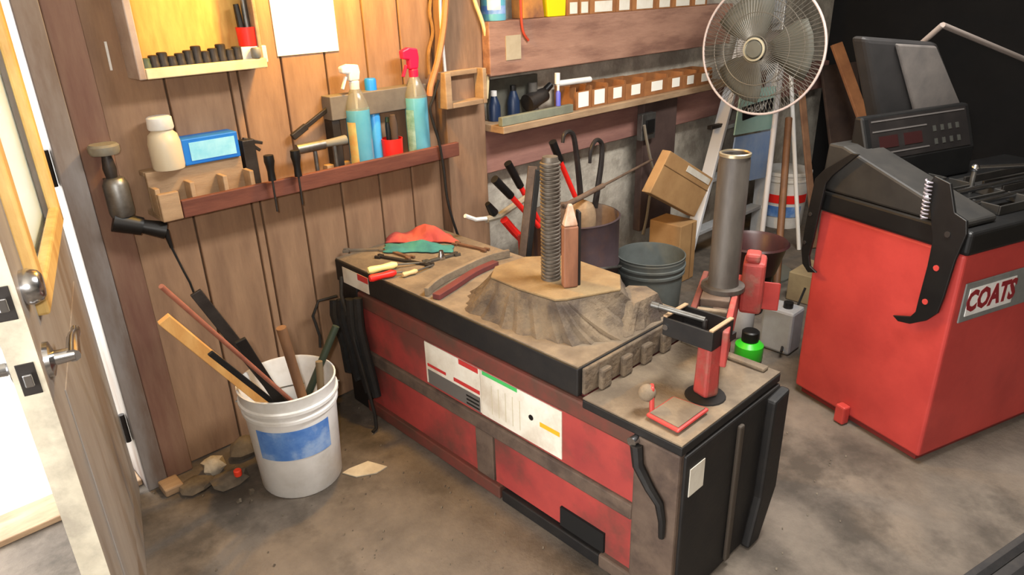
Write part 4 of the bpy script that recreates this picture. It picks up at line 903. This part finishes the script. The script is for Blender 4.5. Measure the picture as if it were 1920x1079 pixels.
# label boards on the ladder
def lpoly(pix, off, th, m_, nm, par): 
    pts = [lad(x, y)+Vector((0, -off, 0)) for x, y in pix]; n = len(pts); b = MB(); b._add(pts+[p+Vector((0, th, 0)) for p in pts], [tuple(range(n-1, -1, -1)), tuple(range(n, 2*n))]+[(k, (k+1) % n, n+(k+1) % n, n+k) for k in range(n)]); return b.build(nm, m_, par)
lb1 = lpoly([(1377, 168), (1447, 160), (1433, 240), (1364, 252)], .045, .008, lab_green, 'safety_label', ld)
lpoly([(1366, 256), (1432, 244), (1425, 330), (1352, 345)], .045, .008, lab_blue, 'blue_label', ld)
lb3 = lpoly([(1378, 200), (1436, 182), (1434, 204), (1378, 225)], .050, .004, mat('black_label', (28, 26, 28), rough=.5), 'brand_label', ld)
qa, qb = lad(1383, 208), lad(1432, 192); ud = (qb-qa).normalized(); wd = Vector((0, .1, 1)); wd = (wd-ud*wd.dot(ud)).normalized()
mid = (lad(1404, 202))+Vector((0, -.054, .0))
text('DUCAN', .052, white_m, lb3, frame(mid, ud, wd, ud.cross(wd)), sx=1.15)

# pedestal fan
FC = ay(1427, 91, 1.70)
tocam = (CC-FC); tocam.z = 0; tocam.normalize()
fd = Matrix.Rotation(math.radians(-26), 3, 'Z') @ tocam; fd.z = .02; fd.normalize()
fn = thing('pedestal_fan', (FC.x, FC.y, 0), 'round grey pedestal fan with wire cage in front of the stepladder', 'fan')
u_, w_ = _basis(fd); FR = .298
cage = MB()
cage.tube([FC+(u_*math.cos(a)+w_*math.sin(a))*FR for a in [2*math.pi*k/64 for k in range(64)]], .006, 8, closed=True)
cage.build('cage_rim', mat('pale_wire_rim', (196, 182, 178), rough=.4), fn, smooth=True)
for nm, bulge in (('front_cage', .065), ('rear_cage', -.085)):
    cg = MB()
    for k in range(90):
        a = 2*math.pi*k/90; pts = []
        for t in (0, .35, .7, 1): 
            r = .06+(FR-.06)*t; pts.append(FC+fd*bulge*(1-t**2.2)+(u_*math.cos(a)+w_*math.sin(a))*r)
        cg.tube(pts, .0013, 4)
    for r, t in ((.06, 0), (.16, .44), (.22, .71)):
        cg.tube([FC+fd*bulge*(1-t**2.2)+(u_*math.cos(a)+w_*math.sin(a))*r for a in [2*math.pi*k/40 for k in range(40)]], .002, 5, closed=True)
    cg.build(nm, wire_m, fn)
MB().lathe([(.0005, .062), (.036, .062), (.040, .070), (.036, .076), (.0005, .078)], 24, FC, fd).build('hub_badge', fan_m, fn, smooth=True)
MB().lathe([(.044, .064), (.052, .066), (.052, .074), (.044, .076)], 28, FC, fd).build('hub_ring', mat('pale_hub_ring', (164, 158, 136), rough=.5), fn, smooth=True)
for k in range(3):
    a0 = k*2.094; b = MB(); vs = []; fs = []
    for i in range(7):
        for j_ in range(5):
            r = .045+.20*i/6; a = a0+(j_/4-.5)*(1.15+.25*math.sin(i/6*3.1)); vs.append(FC+(u_*math.cos(a)+w_*math.sin(a))*r+fd*(.02*(j_/4-.5)*2-.01))
    for i in range(6):
        for j_ in range(4): fs.append((i*5+j_, i*5+j_+1, (i+1)*5+j_+1, (i+1)*5+j_))
    b._add(vs, fs).build('blade', fan_m, fn, smooth=True, solid=.003)
MB().lathe([(.0005, -.02), (.04, -.02), (.05, -.05), (.075, -.09), (.075, -.19), (.05, -.24), (.0005, -.25)], 24, FC, fd).build('motor_housing', mat('dark_motor', (86, 78, 72), rough=.6), fn, smooth=True)
pc_ = FC-fd*.235
MB().cyl((pc_.x, pc_.y, .02), (pc_.x, pc_.y, FC.z-.04), .014, n=14).build('pole', mat('white_pole', (200, 196, 194), rough=.4), fn, smooth=True)
MB().lathe([(.0005, .002), (.18, .002), (.18, .012), (.03, .03), (.02, .06), (.0005, .06)], 28, (pc_.x, pc_.y, 0)).build('base', fan_m, fn, smooth=True)
# pale bucket with red-blue print
q = ay(1470, 360, 2.02)
wbk = thing('printed_pail', (q.x, 2.02, 0), 'white pail with red and blue print behind the leaning sticks', 'bucket')
MB().lathe([(.0005, .001), (.128, .001), (.13, .008), (.145, .30), (.152, .305), (.152, .315), (.148, .318), (.150, .34), (.156, .345), (.156, .36), (.150, .365), (.0005, .366)], 36, (q.x, 2.02, 0)).build('pail_body', white_m, wbk, smooth=True)
ca2 = math.atan2(-2.02, -q.x)
MB().lathe([(.1425, .17), (.1452, .225)], 18, (q.x, 2.02, 0), a0=ca2-1.2, a1=ca2+1.2).build('red_band', redpl_m, wbk, smooth=True)
MB().lathe([(.139, .08), (.142, .15)], 18, (q.x, 2.02, 0), a0=ca2-.9, a1=ca2+.9).build('blue_print', blue_m, wbk, smooth=True)
def lean(name, pt, pb, Yt, Yb, w, t_, m_, label, cat, rnd=True):
    a = ay(*pt, Yt); c = ay(*pb, Yb); d = c-a; k = (a.z-.004)/(a.z-c.z) if a.z > c.z else 1; c = a+d*max(1, k)
    b = MB(); (b.cyl(c, a, w/2, n=10) if rnd else b.bar(c, a, w, t_, up=(.3, 1, 0)))
    return tag(b.build(name, m_, smooth=rnd, bevel=0 if rnd else .003), label, cat, 'sticks leaning beside the stepladder')
lean('pvc_pipe', (1482, 120), (1496, 425), 1.86, 1.72, .024, 0, mat('white_pvc', (222, 220, 216), rough=.4), 'white plastic pipe leaning right of the fan pole', 'pipe')
lean('broom_handle', (1479, 222), (1464, 425), 1.80, 1.62, .038, 0, mat('brown_broom_handle', (120, 84, 56), (98, 66, 44), 9, .6), 'brown wooden handle leaning in front of the printed pail', 'handle')
lean('brown_lath', (1503, 170), (1520, 360), 1.92, 1.74, .05, .012, mat('brown_lath_wood', (140, 104, 78), (112, 80, 60), 8, .7), 'brown flat lath leaning right of the white pipe', 'lath', False)
lean('tan_board', (1568, 82), (1622, 232), 2.0, 1.75, .09, .02, mat('tan_board_wood', (176, 120, 78), (140, 92, 62), 6, .7), 'tan board leaning behind the balancer hood', 'board', False)
lean('dark_panel', (1572, 120), (1588, 260), 2.10, 1.95, .34, .02, mat('dark_brown_panel', (78, 62, 54), (58, 46, 42), 6, .8), 'wide dark brown panel leaning behind the tan board', 'panel', False)
# hung dark rim (hose reel) behind the jack
q = ay(1450, 440, 1.75)
rim_t = thing('wash_basin', (2.98, 1.50, 0), 'dark maroon basin rim behind the tower cylinder', 'basin')
MB().lathe([(.0005, .02), (.11, .02), (.145, .15), (.158, .16), (.15, .168), (.138, .155), (.10, .035), (.0005, .03)], 36, (2.98, 1.50, .19)).build('basin_shell', mat('maroon_enamel', (74, 42, 42), (56, 34, 36), 8, .4), rim_t, smooth=True)
MB().cyl((2.98, 1.50, .002), (2.98, 1.50, .209), .07, .10, n=28).build('basin_stand', black_m, rim_t, smooth=True)

# things on the floor right of the changer
q = az(1410, 678, 0)
gbt = thing('green_bottle', (q.x, q.y, 0), 'bright green squat bottle with black cap on the floor behind the changer', 'bottle')
MB().lathe(bottle_prof([(.05, .001), (.058, .012), (.058, .075), (.04, .092)]), 24, (q.x, q.y+.02, 0)).build('bottle_body', green_m, gbt, smooth=True)
MB().lathe(bottle_prof([(.034, .0925), (.036, .10), (.036, .135), (.03, .14)]), 20, (q.x, q.y+.02, 0)).build('bottle_cap', bplast_m, gbt, smooth=True)
q = az(1448, 640, 0)
jg = thing('grey_jug', (q.x-.03, q.y+.17, 0), 'pale grey jug standing behind the green bottle', 'jug')
MB().lathe(bottle_prof([(.075, .001), (.08, .012), (.08, .16), (.05, .20), (.026, .22), (.026, .24)]), 24, (q.x-.03, q.y+.17, 0)).build('jug_body', mat('pale_grey_plastic', (168, 166, 166), (146, 142, 140), 5, .5), jg, smooth=True)
MB().lathe(bottle_prof([(.03, .2405), (.03, .262)]), 16, (q.x-.03, q.y+.17, 0)).build('jug_cap', white_m, jg, smooth=True)
q = az(1496, 665, 0)
gp = thing('grey_panel_box', (q.x+.03, q.y+.08, 0), 'pale grey plastic can beside the red balancer cabinet', 'can')
MB().box(q.x-.05, q.x+.06, q.y+.02, q.y+.16, .002, .20).build('can_body', mat('pale_grey_plastic_b', (150, 152, 156), (128, 128, 130), 5, .5), gp, bevel=.012)
MB().cyl((q.x, q.y+.07, .2), (q.x, q.y+.07, .225), .02, n=14).build('can_cap', bplast_m, gp, smooth=True)
q = az(1485, 560, 0)
tb_ = thing('tan_carton', (q.x, q.y, 0), 'tan dusty carton between the changer and the balancer', 'cardboard box')
MB().box(q.x-.03, q.x+.2, q.y-.20, q.y+.02, .002, .15).build('carton_body', mat('dusty_carton', (158, 138, 102), (130, 110, 82), 6, .85), tb_, bevel=.004)
MB().box(q.x+.08, q.x+.09, q.y-.2015, q.y-.2002, .002, .148).build('carton_seam', mat('carton_seam', (130, 98, 62)), tb_)
q = az(1430, 585, .0)
cord('floor_cable', [(1510, 540), (1495, 575), (1475, 620), (1465, 660)], [1.27, 1.27, 1.22, 1.15], .006, rubber_m, 'black cable hanging down beside the balancer')

# ================================================================== WHEEL BALANCER
c0 = Vector((2.262, .49, 0)); u = Vector((.315, .949, 0)).normalized(); v = Vector((.949, -.315, 0)).normalized()
BF = frame(c0, v, u, (0, 0, 1))          # local: x along the plate side, y along the front-left face
BL, BWd, BH = 1.0, .53, .738
WB = thing('wheel_balancer', tuple(c0+v*.5+u*.26), 'red wheel balancer cabinet with black tray top and badge', 'wheel balancer')
MB(BF).box(0, BL, 0, BWd, .03, BH).build('cabinet', redb_m, WB, bevel=.01, seg=3)
MB(BF).box(.02, BL-.02, .02, BWd-.02, .004, .03).build('plinth', mat('dark_red_plinth', (110, 34, 30), rough=.7), WB)
MB(BF).box(-.035, -.0005, .27, .31, .004, .075).build('foot', redb_m, WB, bevel=.006)
# badge
bd = MB(BF).box(.03, .52, -.006, -.0005, .515, .645).build('badge_plate', greyplate_m, WB, bevel=.003)
MB(BF).box(.05, .27, -.0085, -.0062, .535, .625).build('badge_white', white_m, bd)
text('COATS', .092, dred_m, bd, BF @ frame((.16, -.009, .580), (1, 0, 0), (0, 0, 1), (0, -1, 0)), bold=.004, sx=.78)
# black tray: band and top
MB(BF).box(-.012, BL+.01, -.012, BWd+.012, BH+.0005, BH+.075).build('tray_band', bplast_m, WB, bevel=.012, seg=3)
MB(BF).box(.40, BL, .02, BWd-.16, BH+.0752, BH+.082).build('tray_floor', mat('dusty_black_tray', (34, 32, 30), (24, 23, 22), 10, .6), WB)
# raised sloping wing at the front-left edge
MB(BF).prism([(.02, 0), (.02, .02), (BWd-.06, .16), (BWd, .16), (BWd+.008, 0)], (-.008, 0, BH+.0755), (0, 1, 0), (0, 0, 1), (.15, 0, 0)).build('tray_wing', mat('dusty_black_wing', (30, 29, 28), (44, 42, 39), 9, .6), WB, bevel=.008)
MB(BF).ball((.012, .16, BH+.133), .012).build('white_knob', white_m, WB, smooth=True)
for k, yy in enumerate((.05, .15, .25, .35)):
    tr_ = MB(BF).box(.20, .38, yy, yy+.006, BH+.0755, BH+.105).box(.20, .206, yy+.006, yy+.09, BH+.0755, BH+.105).box(.374, .38, yy+.006, yy+.09, BH+.0755, BH+.105).build('weight_pocket', mat('dusty_black_wing', (30, 29, 28)), WB, bevel=.002)
for k in range(5):
    MB(BF).box(.42, .98, .05+k*.065, .058+k*.065, BH+.0822, BH+.108).build('pocket_divider', mat('worn_divider', (60, 56, 52), (40, 38, 36), 9, .4, metal=.4), WB, bevel=.002)
# display
MB(BF).prism([(0, 0), (0, .10), (.055, .245), (.085, .245), (.085, 0)], (.06, BWd-.115, BH+.0755), (0, 1, 0), (0, 0, 1), (.54, 0, 0)).build('display_housing', bplast_m, WB, bevel=.008)
dv = Vector((0, .055, .145)).normalized(); dnn = Vector((0, -.145, .055)).normalized()
def dplate(x0_, x1_, t0, t1, off, m_, nm, par):
    p = Vector((x0_, BWd-.115, BH+.1755))+dnn*off
    return MB(BF).prism([(0, t0), (x1_-x0_, t0), (x1_-x0_, t1), (0, t1)], p, (1, 0, 0), dv, dnn*.0015).build(nm, m_, par)
ds = dplate(.085, .575, .008, .148, .0005, screen_m, 'display_face', WB)
dplate(.12, .21, .045, .085, .0022, mat('dark_digit_red', (40, 17, 17), rough=.4), 'digit_window', ds); dplate(.24, .33, .045, .085, .0022, MATS['dark_digit_red'], 'digit_window', ds)
for k in range(8): dplate(.39+.02*(k % 4)*2, .405+.02*(k % 4)*2, .03+.045*(k//4), .05+.045*(k//4), .0022, mat('key_grey', (52, 52, 48), rough=.5), 'key', ds)
pline = mat('pale_line', (78, 74, 72), rough=.5)
for x0_, x1_, t0 in ((.095, .565, .134), (.095, .36, .100), (.095, .36, .026)): dplate(x0_, x1_, t0, t0+.005, .0022, pline, 'print_line', ds)
# raised wheel hood behind the display
MB(BF).prism([(.15, .565), (.53, .525), (.78, .24), (.31, .24)], (0, .58, BH), (1, 0, 0), (0, 0, 1), (0, .07, 0)).build('hood_shell', mat('black_hood_plastic', (34, 33, 33), (44, 42, 42), 8, .6), WB, bevel=.02, seg=3)
MB(BF).prism([(.29, .535), (.50, .515), (.735, .262), (.47, .262)], (0, .565, BH), (1, 0, 0), (0, 0, 1), (0, .014, 0)).build('hood_sheen', mat('grey_hood_sheen', (104, 98, 94), (84, 80, 78), 8, .6), WB, bevel=.008)  # paler shape puts the reflection on the black hood into colour
MB(BF).box(.38, .72, .60, .66, BH-.2, BH+.239).build('hood_mount', bplast_m, WB, bevel=.01)
MB(BF).box(.36, .70, BWd, .60, BH-.15, BH-.05).build('hood_bracket', bplast_m, WB)
a = Vector((.50, .56, BH+.585)); c = Vector((1.12, .60, BH+.42))
MB(BF).cyl(a, c, .010, n=12).cyl(a, (.52, .66, BH+.50), .010, n=12).build('hood_bar', mat('grey_tube_paint', (130, 120, 114), rough=.5), WB, smooth=True)
# spindle and rods on the right
for k, (aa, cc) in enumerate([((.365, .25, BH+.16), (.75, .20, BH+.135)), ((.19, .19, BH+.115), (.98, .19, BH+.115)), ((.17, .12, BH+.10), (.98, .12, BH+.10))]):
    MB(BF).cyl(aa, cc, .009, n=12).build('shaft', chrome_m, WB, smooth=True)
MB(BF).ball((.36, .25, BH+.16), .014).build('shaft_knob', chrome_m, WB, smooth=True)
MB(BF).cyl((.36, .25, BH+.0755), (.36, .25, BH+.15), .008, n=10).build('knob_stem', steel_m, WB)
# hooked calipers hung on the balancer
def caliper(pix, depth_y, label, wid, flip=1):
    """plate caliper in a vertical plane parallel to the front-left face of the balancer"""
    off = depth_y; n_ = -v; P0 = c0+n_*off
    def pt(x, y): d = ray(x, y); t = (P0-CC).dot(n_)/d.dot(n_); return CC+d*t
    L = [pt(x, y) for x, y in pix]; sm = []; n = len(L)
    b = MB(); nv = len(L); b._add(L+[p+v*.010 for p in L], [tuple(range(nv)), tuple(range(2*nv-1, nv-1, -1))]+[(k, nv+k, nv+(k+1) % nv, (k+1) % nv) for k in range(nv)])
    t = thing('caliper', tuple(pt(*wid)), label, 'caliper', 'hooked calipers on the balancer')
    o = b.build('caliper_plate', bplast_m, t, bevel=.002); return t, pt
t, pt = caliper([(1752, 330), (1782, 345), (1790, 400), (1812, 415), (1812, 440), (1790, 490), (1768, 560), (1757, 588), (1735, 602), (1705, 608), (1683, 603), (1673, 592), (1688, 593), (1706, 594), (1716, 585), (1722, 560), (1738, 500), (1748, 452), (1744, 400), (1738, 350)], .03, 'black hooked caliper hanging over the near corner of the balancer', (1740, 560))
for x_, y_ in ((1756, 503), (1735, 566), (1777, 440)):
    p = pt(x_, y_); MB().cyl(p-v*.003, p-v*.0005, .009, n=14).build('hole_disc', redb_m if y_ > 450 else dsteel_m, t)
hp = []
A_, B2 = pt(1748, 337)-v*.012, pt(1737, 410)-v*.012
for k in range(12*10+1):
    an = k/12*2*math.pi; tt_ = k/(12*10); hp.append(A_.lerp(B2, tt_)+u*.009*math.cos(an)-v*.009*math.sin(an))
MB().tube(hp, .0026, 5).build('coil_spring', mat('bright_spring', (176, 170, 180), rough=.3, metal=.4), t, smooth=True)
t, pt = caliper([(1596, 288), (1610, 290), (1560, 330), (1548, 345), (1535, 400), (1524, 450), (1516, 480), (1518, 500), (1530, 512), (1514, 511), (1504, 495), (1502, 470), (1508, 430), (1518, 380), (1528, 335), (1545, 318)], .04, 'black hooked caliper hanging on the far corner of the balancer', (1515, 480))
for x_, y_ in ((1520, 402), (1509, 455)):
    p = pt(x_, y_); MB().cyl(p-v*.003, p-v*.0005, .007, n=12).build('hole_disc', dsteel_m, t)

# ================================================================== WORK LAMP ABOVE THE SHELF (out of frame)
LP = Vector((1.25, 1.99, 1.74))
wl = thing('work_lamp', tuple(LP), 'hanging work lamp with metal shade above the wall shelf', 'lamp')
MB().lathe([(.02, .12), (.03, .10), (.06, .07), (.12, .0)], 28, LP).build('lamp_shade', steel_m, wl, smooth=True, solid=.003)
MB().cyl(LP+Vector((0, 0, .12)), (LP.x, LP.y, 2.499), .004, n=6).build('lamp_cord', rubber_m, wl)
bl = bpy.data.lights.new('work_lamp_bulb', 'POINT'); bl.energy = 36; bl.color = (1.0, .52, .07); bl.shadow_soft_size = .035
bo = bpy.data.objects.new('work_lamp_bulb', bl); COL.objects.link(bo); bo.parent = wl; bo.location = (0, 0, .005)
ff = thing('ceiling_fixture', (2.05, .68, 2.4), 'white fluorescent ceiling fixture above the tire changer', 'light fixture')
MB().box(1.43, 2.67, .49, .87, 2.41, 2.499).build('fixture_housing', white_m, ff, bevel=.01)
for y_ in (.60, .76): MB().cyl((1.47, y_, 2.398), (2.63, y_, 2.398), .011, n=10).build('tube', white_m, ff, smooth=True)
